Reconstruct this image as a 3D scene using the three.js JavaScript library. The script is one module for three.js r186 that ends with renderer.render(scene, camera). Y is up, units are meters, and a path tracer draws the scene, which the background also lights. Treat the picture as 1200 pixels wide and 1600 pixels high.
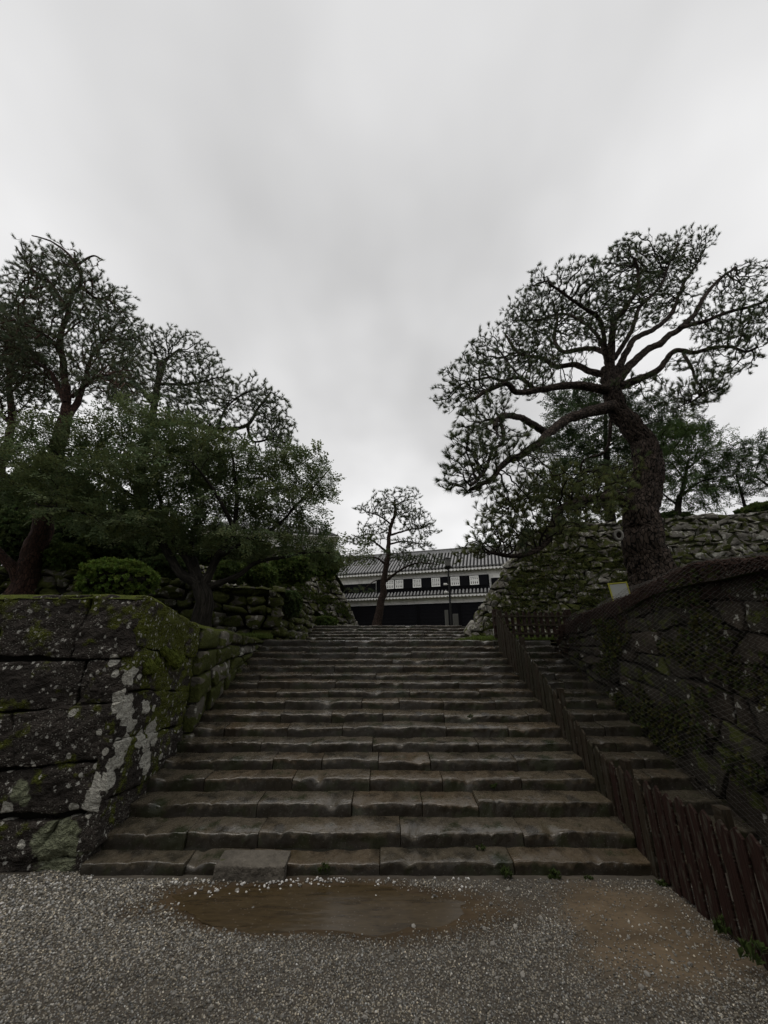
import * as THREE from 'three';
import { mergeGeometries } from 'three/addons/utils/BufferGeometryUtils.js';
import { ImprovedNoise } from 'three/addons/math/ImprovedNoise.js';

// ---------------------------------------------------------------- camera, sky, sun, exposure
const EYE = 1.7, FPX = 580, PITCH = Math.atan(218 / FPX), CP = Math.cos(PITCH), SP = Math.sin(PITCH);
const scene = new THREE.Scene();
const camera = new THREE.PerspectiveCamera(2 * Math.atan(800 / FPX) * 180 / Math.PI, 0.75, 0.05, 600);
camera.position.set(0, EYE, 0);
camera.rotation.set(PITCH, 0, 0);
const renderer = new THREE.WebGLRenderer({ antialias: true });
renderer.setSize(768, 1024);
renderer.toneMapping = THREE.LinearToneMapping;
renderer.toneMappingExposure = 1.0;
renderer.shadowMap.enabled = true;

const NO = new ImprovedNoise();
const n3 = (x, y, z = 0.37) => NO.noise(x, y, z);
const fbm = (x, y, z = 0.37, o = 4) => { let s = 0, a = 0.5; for (let i = 0; i < o; i++) { s += a * n3(x, y, z + i * 7.3); x *= 2.03; y *= 2.03; z *= 2.03; a *= 0.5; } return s; };
const clamp = (x, a = 0, b = 1) => Math.min(b, Math.max(a, x));
const sst = (a, b, x) => { const t = clamp((x - a) / (b - a)); return t * t * (3 - 2 * t); };
const lerp = (a, b, t) => a + (b - a) * t;
function R(seed) { let s = (seed * 2654435761) | 0; const f = () => { s = (s + 0x6d2b79f5) | 0; let t = Math.imul(s ^ (s >>> 15), 1 | s); t = (t + Math.imul(t ^ (t >>> 7), 61 | t)) ^ t; return ((t ^ (t >>> 14)) >>> 0) / 4294967296; }; f.r = (a, b) => a + (b - a) * f(); f.i = (n) => Math.floor(f() * n); return f; }

{ // overcast sky: soft grey layers, the same all round
  const W = 1024, H = 512, data = new Float32Array(W * H * 4);
  for (let j = 0; j < H; j++) {
    const el = ((j + 0.5) / H - 0.5) * Math.PI, e = Math.max(0, el);
    for (let i = 0; i < W; i++) {
      const az = (i + 0.5) / W * Math.PI * 2, cy = Math.sin(e) + 0.32;
      const X = Math.cos(az) * Math.cos(e) / cy, Z = Math.sin(az) * Math.cos(e) / cy;
      const c = fbm(X * 1.3 + 4.1, Z * 1.3 + 1.7, 3.2, 5), c2 = fbm(X * 0.55 + 9.1, Z * 0.55 - 3.7, 8.2, 3);
      let L = lerp(0.87, 0.7, sst(0.1, 1.15, e)) * (1 + 0.55 * c + 0.36 * c2 + 0.16 * fbm(X * 3.1 + 2.2, Z * 1.2 - 5.1, 6.6, 4));
      if (el < 0) L = 0.25;
      const o = (j * W + i) * 4; data[o] = L; data[o + 1] = L * 0.998; data[o + 2] = L * 1.004; data[o + 3] = 1;
    }
  }
  const t = new THREE.DataTexture(data, W, H, THREE.RGBAFormat, THREE.FloatType);
  t.mapping = THREE.EquirectangularReflectionMapping; t.magFilter = t.minFilter = THREE.LinearFilter; t.needsUpdate = true;
  scene.background = t; scene.environment = t;
}
const sun = new THREE.DirectionalLight(0xfff6ea, 0.75);
sun.position.set(-12, 58, 4); sun.target.position.set(0, 0, -8); sun.castShadow = true; sun.shadow.radius = 60;
Object.assign(sun.shadow.camera, { left: -40, right: 40, top: 40, bottom: -40, near: 1, far: 140 }); sun.shadow.mapSize.set(2048, 2048);
sun.name = 'sun'; scene.add(sun, sun.target);

// ---------------------------------------------------------------- helpers
const V = (x, y, z) => new THREE.Vector3(x, y, z);
function at(px, py, d) { const x = (px - 600) / FPX, y = (800 - py) / FPX, k = d / (CP - y * SP); return V(x * k, EYE + (y * CP + SP) * k, -d); }
const metres = (py, d) => d / (CP - ((800 - py) / FPX) * SP) / FPX;      // metres per photograph pixel there
const used = new Map();
function numbered(name) { const k = used.get(name) || 0; used.set(name, k + 1); return k ? name + '_' + String(k).padStart(3, '0') : name; }
function tag(o, label, category, group, kind) { if (label) o.userData.label = label; if (category) o.userData.category = category; if (group) o.userData.group = group; if (kind) o.userData.kind = kind; return o; }
function mesh(name, geo, mat, parent = scene) {
  const m = new THREE.Mesh(geo, mat); m.name = parent === scene ? numbered(name) : name; m.castShadow = m.receiveShadow = true;
  if (parent !== scene) { const k = (parent.userData_count ||= new Map()); const c = k.get(name) || 0; k.set(name, c + 1); if (c) m.name = name + '_' + String(c).padStart(3, '0'); }
  parent.add(m); return m;
}
function thing(name, label, category, pos = V(0, 0, 0), group) { const o = new THREE.Group(); o.name = numbered(name); o.position.copy(pos); scene.add(o); return tag(o, label, category, group); }
function inst(name, geo, mat, mats, cols, parent = scene) {
  const m = new THREE.InstancedMesh(geo, mat, mats.length); m.name = parent === scene ? numbered(name) : name; m.castShadow = m.receiveShadow = true;
  mats.forEach((x, i) => m.setMatrixAt(i, x)); if (cols) cols.forEach((c, i) => m.setColorAt(i, c));
  parent.add(m); return m;
}
function geoOf(pos, uv, idx, smooth = true) {
  const g = new THREE.BufferGeometry();
  g.setAttribute('position', new THREE.Float32BufferAttribute(pos, 3)); g.setAttribute('uv', new THREE.Float32BufferAttribute(uv, 2));
  g.setIndex(idx); if (smooth) { g.computeVertexNormals(); return g; }
  const h = g.toNonIndexed(); h.computeVertexNormals(); return h;
}
// a sheet of nu x nv cells; fn(i/nu, j/nv) -> [x, y, z, u, v]
function sheet(nu, nv, fn, smooth = true) {
  const p = [], t = [], ix = [];
  for (let j = 0; j <= nv; j++) for (let i = 0; i <= nu; i++) { const q = fn(i / nu, j / nv); p.push(q[0], q[1], q[2]); t.push(q[3], q[4]); }
  for (let j = 0; j < nv; j++) for (let i = 0; i < nu; i++) { const a = j * (nu + 1) + i, b = a + 1, c = a + nu + 1, d = c + 1; ix.push(a, b, d, a, d, c); }
  return geoOf(p, t, ix, smooth);
}
function box(w, h, d, x = 0, y = 0, z = 0, bev = 0.006) { // chamfered box centred there, uv in metres
  bev = Math.min(bev, w / 3, h / 3, d / 3);
  const s = new THREE.Shape(), a = w / 2 - bev, b = h / 2 - bev; s.moveTo(-a, -b); s.lineTo(a, -b); s.lineTo(a, b); s.lineTo(-a, b); s.lineTo(-a, -b);
  const g = new THREE.ExtrudeGeometry(s, { depth: d - 2 * bev, bevelEnabled: true, bevelThickness: bev, bevelSize: bev, bevelSegments: 1, steps: 1 });
  g.translate(x, y, z - d / 2 + bev); return g;
}
function strip(g) { const h = g.index ? g.toNonIndexed() : g; for (const k of Object.keys(h.attributes)) if (!['position', 'normal', 'uv'].includes(k)) h.deleteAttribute(k); return h; }
const merge = (list) => mergeGeometries(list.map(strip));

// ---------------------------------------------------------------- procedural textures (colour and relief of the stuff, plus painted shade on the step risers)
function tileNoise(seed) { // periodic value noise on the unit square
  const r = R(seed), T = new Float32Array(65536); for (let i = 0; i < 65536; i++) T[i] = r();
  const h = (x, y, f) => T[(((x % f) + f) % f * 157 + ((y % f) + f) % f * 311 + f * 7) & 65535];
  const n = (u, v, f) => { const x = u * f, y = v * f, a = Math.floor(x), b = Math.floor(y); let s = x - a, t = y - b; s = s * s * (3 - 2 * s); t = t * t * (3 - 2 * t); return lerp(lerp(h(a, b, f), h(a + 1, b, f), s), lerp(h(a, b + 1, f), h(a + 1, b + 1, f), s), t); };
  const fb = (u, v, f, o = 4) => { let s = 0, a = 0.5, w = 0; for (let i = 0; i < o; i++) { s += a * n(u, v, f); w += a; f *= 2; a *= 0.55; } return s / w; };
  const cell = (u, v, fx, fy = fx) => { // [nearest, second, id]
    const x = u * fx, y = v * fy, a = Math.floor(x), b = Math.floor(y); let d1 = 9, d2 = 9, id = 0;
    for (let j = -1; j <= 1; j++) for (let i = -1; i <= 1; i++) { const X = (((a + i) % fx) + fx) % fx, Y = (((b + j) % fy) + fy) % fy, k = (X * 157 + Y * 311 + fx * 13) & 65535, dx = a + i + T[k] - x, dy = b + j + T[(k + 7919) & 65535] - y, d = Math.hypot(dx, dy); if (d < d1) { d2 = d1; d1 = d; id = T[(k + 333) & 65535]; } else if (d < d2) d2 = d; }
    return [d1, d2, id];
  };
  return { n, fb, cell };
}
const enc = (x) => { x = clamp(x); return 255 * (x <= 0.0031308 ? 12.92 * x : 1.055 * Math.pow(x, 1 / 2.4) - 0.055); };
// fn(u, v) -> [r, g, b, height 0..1, roughness]; w, h in pixels; mw, mh in metres per repeat
function tex(w, h, mw, mh, fn, repeat = true, rough = false) {
  const c = new Uint8Array(w * h * 4), b = new Uint8Array(w * h * 4), q = rough ? new Uint8Array(w * h * 4) : null;
  for (let j = 0; j < h; j++) for (let i = 0; i < w; i++) {
    const p = fn((i + 0.5) / w, (j + 0.5) / h), o = (j * w + i) * 4;
    c[o] = enc(p[0]); c[o + 1] = enc(p[1]); c[o + 2] = enc(p[2]); c[o + 3] = 255; b[o] = b[o + 1] = b[o + 2] = 255 * clamp(p[3]); b[o + 3] = 255;
    if (q) { q[o] = q[o + 1] = q[o + 2] = 255 * clamp(p[4]); q[o + 3] = 255; }
  }
  const mk = (d, srgb) => { const t = new THREE.DataTexture(d, w, h); t.magFilter = t.minFilter = THREE.LinearFilter; if (srgb) t.colorSpace = THREE.SRGBColorSpace; t.wrapS = t.wrapT = repeat ? THREE.RepeatWrapping : THREE.ClampToEdgeWrapping; t.repeat.set(1 / mw, 1 / mh); t.needsUpdate = true; return t; };
  const out = { map: mk(c, true), bumpMap: mk(b, false) }; if (q) out.roughnessMap = mk(q, false); return out;
}
const mat = (o) => new THREE.MeshPhysicalMaterial({ side: THREE.DoubleSide, specularIntensity: 0.3, ...o });
const col = (r, g, b) => new THREE.Color().setRGB(r, g, b);
const mix3 = (a, b, t) => [lerp(a[0], b[0], t), lerp(a[1], b[1], t), lerp(a[2], b[2], t)];

const M = {};
{ // wet, worn step stone: brown grey, finely pitted, soil in the hollows; each of four lots has its own tone
  const tones = [[0.074, 0.061, 0.043], [0.069, 0.059, 0.043], [0.076, 0.06, 0.041], [0.071, 0.061, 0.046]];
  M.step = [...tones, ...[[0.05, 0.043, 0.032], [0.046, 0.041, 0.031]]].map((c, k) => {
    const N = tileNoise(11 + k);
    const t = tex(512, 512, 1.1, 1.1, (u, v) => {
      const a = N.fb(u, v, 5, 5), b = N.fb(u, v, 40, 3), g = N.n(u, v, 256), s = N.cell(u, v, 46), f = N.fb(u + 0.4, v + 0.2, 7, 5);
      let p = mix3(c, [c[0] * 0.45, c[1] * 0.46, c[2] * 0.46], sst(0.42, 0.62, a)); p = mix3(p, [0.02, 0.026, 0.01], sst(0.6, 0.7, f) * 0.7); p = mix3(p, [0.085, 0.055, 0.03], sst(0.6, 0.74, N.fb(u + 0.7, v + 0.1, 4, 4)) * 0.4);
      const algaeShade = sst(0.15, 0.1, v * 1.1 + 0.07 * (a - 0.5) + 0.05 * (N.n(u, v, 30) - 0.5)); p = mix3(mix3(p, [c[0] * 1.35, c[1] * 1.33, c[2] * 1.3], 0.75 * (1 - algaeShade) * sst(0.3, 0.6, N.fb(u + 0.1, v + 0.6, 9, 4))), mix3([0.022, 0.018, 0.012], [0.021, 0.023, 0.009], sst(0.45, 0.6, f)), algaeShade * 0.9); // algae and painted shade darken the risers, worn treads painted lighter
      const q = 0.75 + 0.5 * b + 0.25 * (g - 0.5); p = p.map((x) => x * q); if (s[0] < 0.13 && s[2] > 0.8) p = mix3(p, [0.16, 0.155, 0.135], 0.7);
      return [...p, 0.5 * b + 0.25 * a + 0.25 * g, 0.07 + 0.3 * sst(0.35, 0.7, b * 0.4 + a * 0.6) + 0.3 * algaeShade];
    }, true, true);
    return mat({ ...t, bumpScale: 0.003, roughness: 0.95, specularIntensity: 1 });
  });
}
function rubbleMat(seed, base, moss, lichen) {
  const N = tileNoise(seed);
  return mat({ ...tex(512, 512, 0.9, 0.9, (u, v) => {
    const a = N.fb(u, v, 6, 5), b = N.fb(u, v, 34, 3), f = N.fb(u + 0.3, v, 8, 5), l = N.fb(u, v + 0.6, 12, 4), g = N.n(u, v, 200);
    let p = base.map((x) => x * (0.55 + 0.9 * a) * (0.7 + 0.6 * b));
    const lk = sst(0.64 - lichen, 0.70 - lichen, l); p = mix3(p, [0.34, 0.335, 0.295].map((x) => x * (0.7 + 0.5 * b)), lk * 0.9);
    const mk = sst(0.62 - moss, 0.72 - moss, f); p = mix3(p, [0.042 + 0.035 * g, 0.049 + 0.038 * g, 0.013 + 0.01 * g].map((x) => x * (0.6 + 0.7 * b)), mk);
    return [...p, 0.4 * b + 0.4 * a + 0.2 * g * (mk + 0.3)];
  }), bumpScale: 0.03, roughness: 0.9 });
}
M.rub = [rubbleMat(21, [0.12, 0.113, 0.098], 0.06, 0.03), rubbleMat(22, [0.095, 0.088, 0.074], 0.12, 0.01), rubbleMat(23, [0.135, 0.127, 0.11], 0.03, 0.1)];
M.rubMoss = [rubbleMat(31, [0.105, 0.097, 0.08], 0.17, 0.02), rubbleMat(32, [0.11, 0.103, 0.085], 0.12, 0.05), rubbleMat(33, [0.08, 0.073, 0.058], 0.26, -0.05)];
M.dark = [rubbleMat(41, [0.034, 0.03, 0.023], 0.0, -0.07), rubbleMat(42, [0.03, 0.028, 0.021], 0.05, -0.09), rubbleMat(43, [0.04, 0.033, 0.025], -0.02, -0.05)];
M.rubGreen = [rubbleMat(35, [0.085, 0.08, 0.064], 0.3, -0.02), rubbleMat(36, [0.09, 0.083, 0.066], 0.24, 0.0)]; M.paleStep = rubbleMat(37, [0.105, 0.094, 0.078], -0.1, -0.2);
M.core = mat({ color: col(0.018, 0.017, 0.013), roughness: 1 }); M.mossCore = mat({ color: col(0.03, 0.034, 0.014), roughness: 1 });
{ const N = tileNoise(51); M.moss = mat({ ...tex(512, 512, 0.5, 0.5, (u, v) => { const a = N.fb(u, v, 6, 4), b = N.fb(u, v, 64, 2), k = 0.5 + 0.9 * b; const p = mix3([0.058, 0.074, 0.013], [0.095, 0.108, 0.018], a); return [p[0] * k, p[1] * k, p[2] * k, 0.7 * b + 0.3 * a]; }), bumpScale: 0.02, roughness: 1 }); }
{ const N = tileNoise(52); M.soil = mat({ ...tex(512, 512, 1.6, 1.6, (u, v) => { const a = N.fb(u, v, 5, 5), b = N.fb(u, v, 60, 3), m = sst(0.42, 0.6, N.fb(u + 0.2, v + 0.5, 9, 4)); const p = mix3([0.06, 0.047, 0.032], [0.05, 0.072, 0.017], m); const k = 0.5 + b; return [p[0] * k, p[1] * k, p[2] * k, b]; }), bumpScale: 0.03, roughness: 1 }); }
function barkMat(seed, c1, c2, fx, fy, bump, mw = 0.5, mh = 0.9) {
  const N = tileNoise(seed);
  return mat({ ...tex(512, 512, mw, mh, (u, v) => {
    const w = 0.05 * (N.fb(u, v, 6, 3) - 0.5), k = N.cell(u + w, v + w, fx, fy), e = sst(0.04, 0.22, k[1] - k[0]), b = N.fb(u, v, 40, 3), a = N.fb(u, v, 5, 3);
    const p = mix3(c2, c1.map((x) => x * (0.65 + 0.7 * k[2])), e).map((x) => x * (0.6 + 0.8 * b) * (0.7 + 0.6 * a));
    return [...p, 0.65 * e + 0.25 * b + 0.1 * k[2]];
  }), bumpScale: bump, roughness: 0.95 });
}
M.blackBark = barkMat(61, [0.05, 0.038, 0.031], [0.006, 0.005, 0.004], 6, 8, 0.03); M.brownBark = barkMat(64, [0.045, 0.031, 0.025], [0.012, 0.009, 0.008], 8, 9, 0.012);
M.redBark = barkMat(62, [0.044, 0.024, 0.018], [0.011, 0.008, 0.007], 8, 9, 0.01);
M.greyBark = barkMat(63, [0.026, 0.023, 0.019], [0.012, 0.011, 0.009], 14, 3, 0.006);
M.twig = mat({ color: col(0.022, 0.018, 0.015), roughness: 0.95 });
M.redTwig = mat({ color: col(0.06, 0.035, 0.026), roughness: 0.95 });
{ // stained fence wood with long grain; the weather has bared the tips and edges
  const mk = (seed, c) => { const N = tileNoise(seed); return mat({ ...tex(128, 512, 0.16, 0.9, (u, v) => { const g = N.fb(u, v * 0.12, 24, 4), b = N.fb(u, v, 9, 4), s = N.n(u * 0.5, v * 0.05, 60); const p = mix3(c, [0.06, 0.055, 0.042], sst(0.58, 0.7, b) * 0.7).map((x) => x * (0.5 + g)); return [...p, 0.7 * g + 0.3 * s]; }), bumpScale: 0.006, roughness: 0.7 }); };
  M.fence = [mk(71, [0.026, 0.013, 0.01]), mk(72, [0.033, 0.025, 0.016]), mk(73, [0.028, 0.024, 0.014])];
}
{ const N = tileNoise(81); M.plaster = mat({ ...tex(512, 256, 4, 2, (u, v) => { const a = N.fb(u, v, 6, 5), s = N.fb(u, v * 0.2, 30, 3), k = 0.9 * (0.9 + 0.2 * a) * (1 - 0.16 * sst(0.55, 0.75, s)); return [k, k * 0.985, k * 0.95, a]; }), bumpScale: 0.004, roughness: 0.9 }); }
{ const N = tileNoise(82); M.blackBoard = mat({ ...tex(512, 128, 2, 0.5, (u, v) => { const g = N.fb(u * 0.2, v, 30, 4), k = 0.5 + 0.9 * g; return [0.009 * k, 0.009 * k, 0.011 * k, g]; }), bumpScale: 0.004, roughness: 0.8, specularIntensity: 0.12 }); }
{ const N = tileNoise(83); M.tile = mat({ ...tex(256, 256, 1, 1, (u, v) => { const a = N.fb(u, v, 7, 5), k = 0.6 + 0.75 * a; return [0.3 * k, 0.3 * k, 0.3 * k, a]; }), bumpScale: 0.004, roughness: 0.5 });
  M.tilePan = mat({ ...tex(256, 256, 1, 1, (u, v) => { const a = N.fb(u + 0.5, v, 7, 5), k = 0.6 + 0.75 * a; return [0.014 * k, 0.014 * k, 0.015 * k, a]; }), bumpScale: 0.004, roughness: 0.7 }); }
M.black = mat({ color: col(0.006, 0.006, 0.007), roughness: 0.9, specularIntensity: 0.12 });
M.iron = mat({ color: col(0.03, 0.03, 0.03), roughness: 0.55, metalness: 0.4 });
M.greyPaint = mat({ color: col(0.13, 0.13, 0.12), roughness: 0.6 });
M.whitePaint = mat({ color: col(0.8, 0.8, 0.77), roughness: 0.6 });
// ---------------------------------------------------------------- ground, gravel, puddle
const puddleR = (x, z) => { // below 1 inside the puddle
  const a = (x + 0.44) / 1.1, b = (z + 3.46 - 0.03 * x) / 0.28; return Math.hypot(a, b) + 0.3 * fbm(x * 1.9, z * 3, 4.4, 3) + 0.2 * fbm(x * 7, z * 9, 1.4, 3);
};
const mudK = (x, z) => sst(0.75, 0.2, Math.hypot((x - 1.7) / 1.05, (z + 3.25) / 0.85) + 0.5 * fbm(x * 1.6, z * 1.6, 2.2, 4)); // washed-out brown soil by the fence
const groundY = (x, z) => { const n = z > -4.2 && z < 4 && Math.abs(x) < 8; return n ? 0.012 * fbm(x * 1.3, z * 1.3, 1.1, 3) - 0.022 * sst(1.25, 0.7, puddleR(x, z)) : 0; };
{
  const axis = (a, b, c, d, n) => { const o = [a]; for (let i = 0; i <= n; i++) o.push(lerp(b, c, i / n)); o.push(d); return o; };
  const xs = axis(-150, -6, 5, 150, 200), zs = axis(60, -1.2, -4.3, -150, 90), p = [], t = [], ix = [];
  zs.forEach((z) => xs.forEach((x) => { p.push(x, groundY(x, z), z); t.push(x, z); }));
  for (let j = 0; j < zs.length - 1; j++) for (let i = 0; i < xs.length - 1; i++) { const a = j * xs.length + i, b = a + 1, c = a + xs.length, d = c + 1; ix.push(a, b, d, a, d, c); }
  const N = tileNoise(101);
  const near = tex(1024, 512, 11, 5.5, (u, v) => {
    const x = u * 11 - 6, z = -5.5 + v * 5.5, m = mudK(x, z), pd = sst(1.55, 0.95, puddleR(x, z));
    const a = N.fb(u, v, 40, 4), b = N.n(u, v, 400), k = 0.6 + 0.8 * a * (0.6 + 0.8 * b);
    let q = mix3([0.075, 0.066, 0.054], [0.118, 0.088, 0.056], m); q = mix3(q, [0.062, 0.042, 0.022], pd); q = q.map((e) => e * k);
    return [...q, 0.5 * b + 0.5 * a];
  });
  for (const k of ['map', 'bumpMap']) { near[k].offset.set(6 / 11, 1); }
  const g = mesh('ground', geoOf(p, t, ix), mat({ ...near, bumpScale: 0.008, roughness: 0.8 })); tag(g, 'sandy gravel ground in front of the stone stairs', null, null, 'structure');
}
{
  const rnd = R(7), shapes = [0, 1, 2].map((k) => { const g = new THREE.IcosahedronGeometry(1, k === 2 ? 1 : 0), q = g.attributes.position; for (let i = 0; i < q.count; i++) { const x = q.getX(i), y = q.getY(i), z = q.getZ(i), s = 1 + 0.35 * n3(x * 1.7 + k * 5, y * 1.7, z * 1.7); q.setXYZ(i, x * s, y * s * (0.55 + 0.1 * k), z * s * 0.8); } g.computeVertexNormals(); return g; });
  const L = [[], [], []], C = [[], [], []], Q = new THREE.Quaternion(), E = new THREE.Euler();
  const put = (x, z, s, c, lift = 0.2) => { const k = rnd.i(3); Q.setFromEuler(E.set(rnd.r(-0.5, 0.5), rnd() * 6.3, rnd.r(-0.5, 0.5))); L[k].push(new THREE.Matrix4().compose(V(x, groundY(x, z) + s * lift, z), Q, V(s, s, s))); C[k].push(c); };
  for (let i = 0; i < 180000; i++) {
    const x = rnd.r(-4.4, 2.45), z = rnd.r(-4.0, -1.7), pr = puddleR(x, z), m = mudK(x, z);
    if (x < -2.9 && z < -3.86) continue;
    if (z < -3.8 && x > -2.35) continue;
    if (pr < 1 && rnd() > 0.012 + 0.2 * sst(0.72, 1, pr)) continue; if (pr < 1.5 && rnd() > (pr - 1) * 2 + 0.02) continue;
    if (rnd() < m * 0.9) continue; if (x > 0.5 && z < -3.35 && rnd() < 0.55) continue;
    const big = sst(0.2, -1.6, x) * sst(-2.6, -3.5, z), s = (0.0033 + 0.0034 * rnd() * rnd()) * (1 + 0.75 * big * rnd() + 0.25 * rnd());
    const tone = rnd(), w = 0.022 + 0.085 * big + 0.03 * sst(-3.5, -3.75, z);
    const k = tone < w ? rnd.r(0.4, 0.62) : (tone < 0.38 ? rnd.r(0.2, 0.34) : rnd.r(0.07, 0.19)) * (1 + 0.5 * fbm(x * 0.9, z * 1.4, 7.7, 3)), h = rnd.r(-0.1, 0.12);
    put(x, z, s, col(k * (1.06 + h * 0.7), k, k * (0.87 - h)), rnd.r(0.1, 0.8));
  }
  for (let i = 0; i < 900; i++) { // washed white chips along the foot of the stairs and of the wall
    const x = rnd() < 0.6 ? rnd.r(-3.6, -1.2) : rnd.r(-1.4, 0.75), z = x < -2.4 ? -3.83 + Math.abs(rnd.r(-1, 1)) * 0.5 : -3.81 + rnd() * rnd() * (x < -1.2 ? 0.5 : 0.2); const k = rnd.r(0.35, 0.7); if (fbm(x * 2.5, z * 6, 8.8, 3) < -0.04 + 0.2 * rnd()) continue;
    put(x, z, rnd.r(0.005, 0.0125), col(k, k * 0.98, k * 0.94), 0.5);
  }
  for (let i = 0; i < 160; i++) { const x = rnd.r(-3.6, 2.0), z = rnd.r(-3.75, -2.1), k = rnd.r(0.1, 0.32); if (puddleR(x, z) > 0.9 || rnd() < 0.15) put(x, z, rnd.r(0.009, 0.019), col(k, k * 0.95, k * 0.85), 0.3); }
  for (let i = 0; i < 130; i++) { const x = rnd.r(1.5, 2.2), z = rnd.r(-3.7, -2.4), k = rnd.r(0.1, 0.45); put(x, z, rnd.r(0.004, 0.01), col(k, k * 0.95, k * 0.82), 0.4); }
  const g = new THREE.Group(); g.name = 'gravel'; scene.add(g); tag(g, 'loose grey and white gravel strewn before the stairs', null, null, 'stuff');
  const pm = mat({ color: 0xffffff, roughness: 0.55 });
  L.forEach((l, k) => { const m = inst(['pebble_layer', 'pebble_layer_001', 'pebble_layer_002'][k], shapes[k], pm, l, C[k], g); m.userData.kind = 'stuff'; });
  // water
  const pts = []; for (let i = 0; i < 90; i++) { const a = i / 90 * Math.PI * 2; let lo = 0.2, hi = 2; for (let k = 0; k < 18; k++) { const m = (lo + hi) / 2, x = -0.44 + Math.cos(a) * 1.1 * m, z = -3.46 + Math.sin(a) * 0.28 * m; if (puddleR(x, z) < 1) lo = m; else hi = m; } pts.push([-0.44 + Math.cos(a) * 1.1 * lo, -3.46 + Math.sin(a) * 0.28 * lo]); }
  const P = [-0.44, -0.011, -3.46], T = [-0.44, -3.46], ix = []; pts.forEach(([x, z], i) => { P.push(x, -0.011, z); T.push(x, z); ix.push(0, 1 + (i + 1) % 90, 1 + i); });
  const N = tileNoise(103);
  const wt = tex(1024, 512, 2.8, 0.8, (u, v) => { const a = N.fb(u, v, 5, 4), b = N.fb(u, v, 60, 3), f = N.cell(u, v, 130, 40), s = sst(0.55, 0.72, N.fb(u, v * 1.5, 12, 4)); let p = mix3([0.058, 0.041, 0.02], [0.04, 0.028, 0.014], s); p = p.map((x) => x * (0.7 + 0.6 * b)); if (f[2] > 0.93 && f[0] < 0.25) p = mix3(p, [0.12, 0.1, 0.08], 0.6); return [...p, 0.5 * N.fb(u, v, 24, 2) + 0.5 * a]; });
  const w = mesh('puddle', geoOf(P, T, ix), new THREE.MeshPhysicalMaterial({ side: THREE.DoubleSide, ...wt, bumpScale: 0.0012, roughness: 0.17, ior: 1.33, specularIntensity: 0.9 })); tag(w, 'shallow muddy brown rain puddle below the lowest step', null, null, 'structure');
}

// ---------------------------------------------------------------- stairs
const STEP = [[3.85, 0.09], [4.04, 0.22], [4.32, 0.35], [4.57, 0.48], [4.79, 0.595], [5.02, 0.71], [5.26, 0.83], [5.5, 0.945], [5.76, 1.06], [6.02, 1.16], [6.28, 1.27], [6.54, 1.37], [6.8, 1.475], [7.06, 1.58], [7.32, 1.69], [7.58, 1.8], [7.84, 1.915]];
const UP = [[11, 2.08], [11.35, 2.18], [11.7, 2.275], [12.05, 2.38], [12.4, 2.49]];
const stairY = (d) => { let y = 0; for (const [a, b] of STEP) if (d >= a) y = b; return y; };
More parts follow.
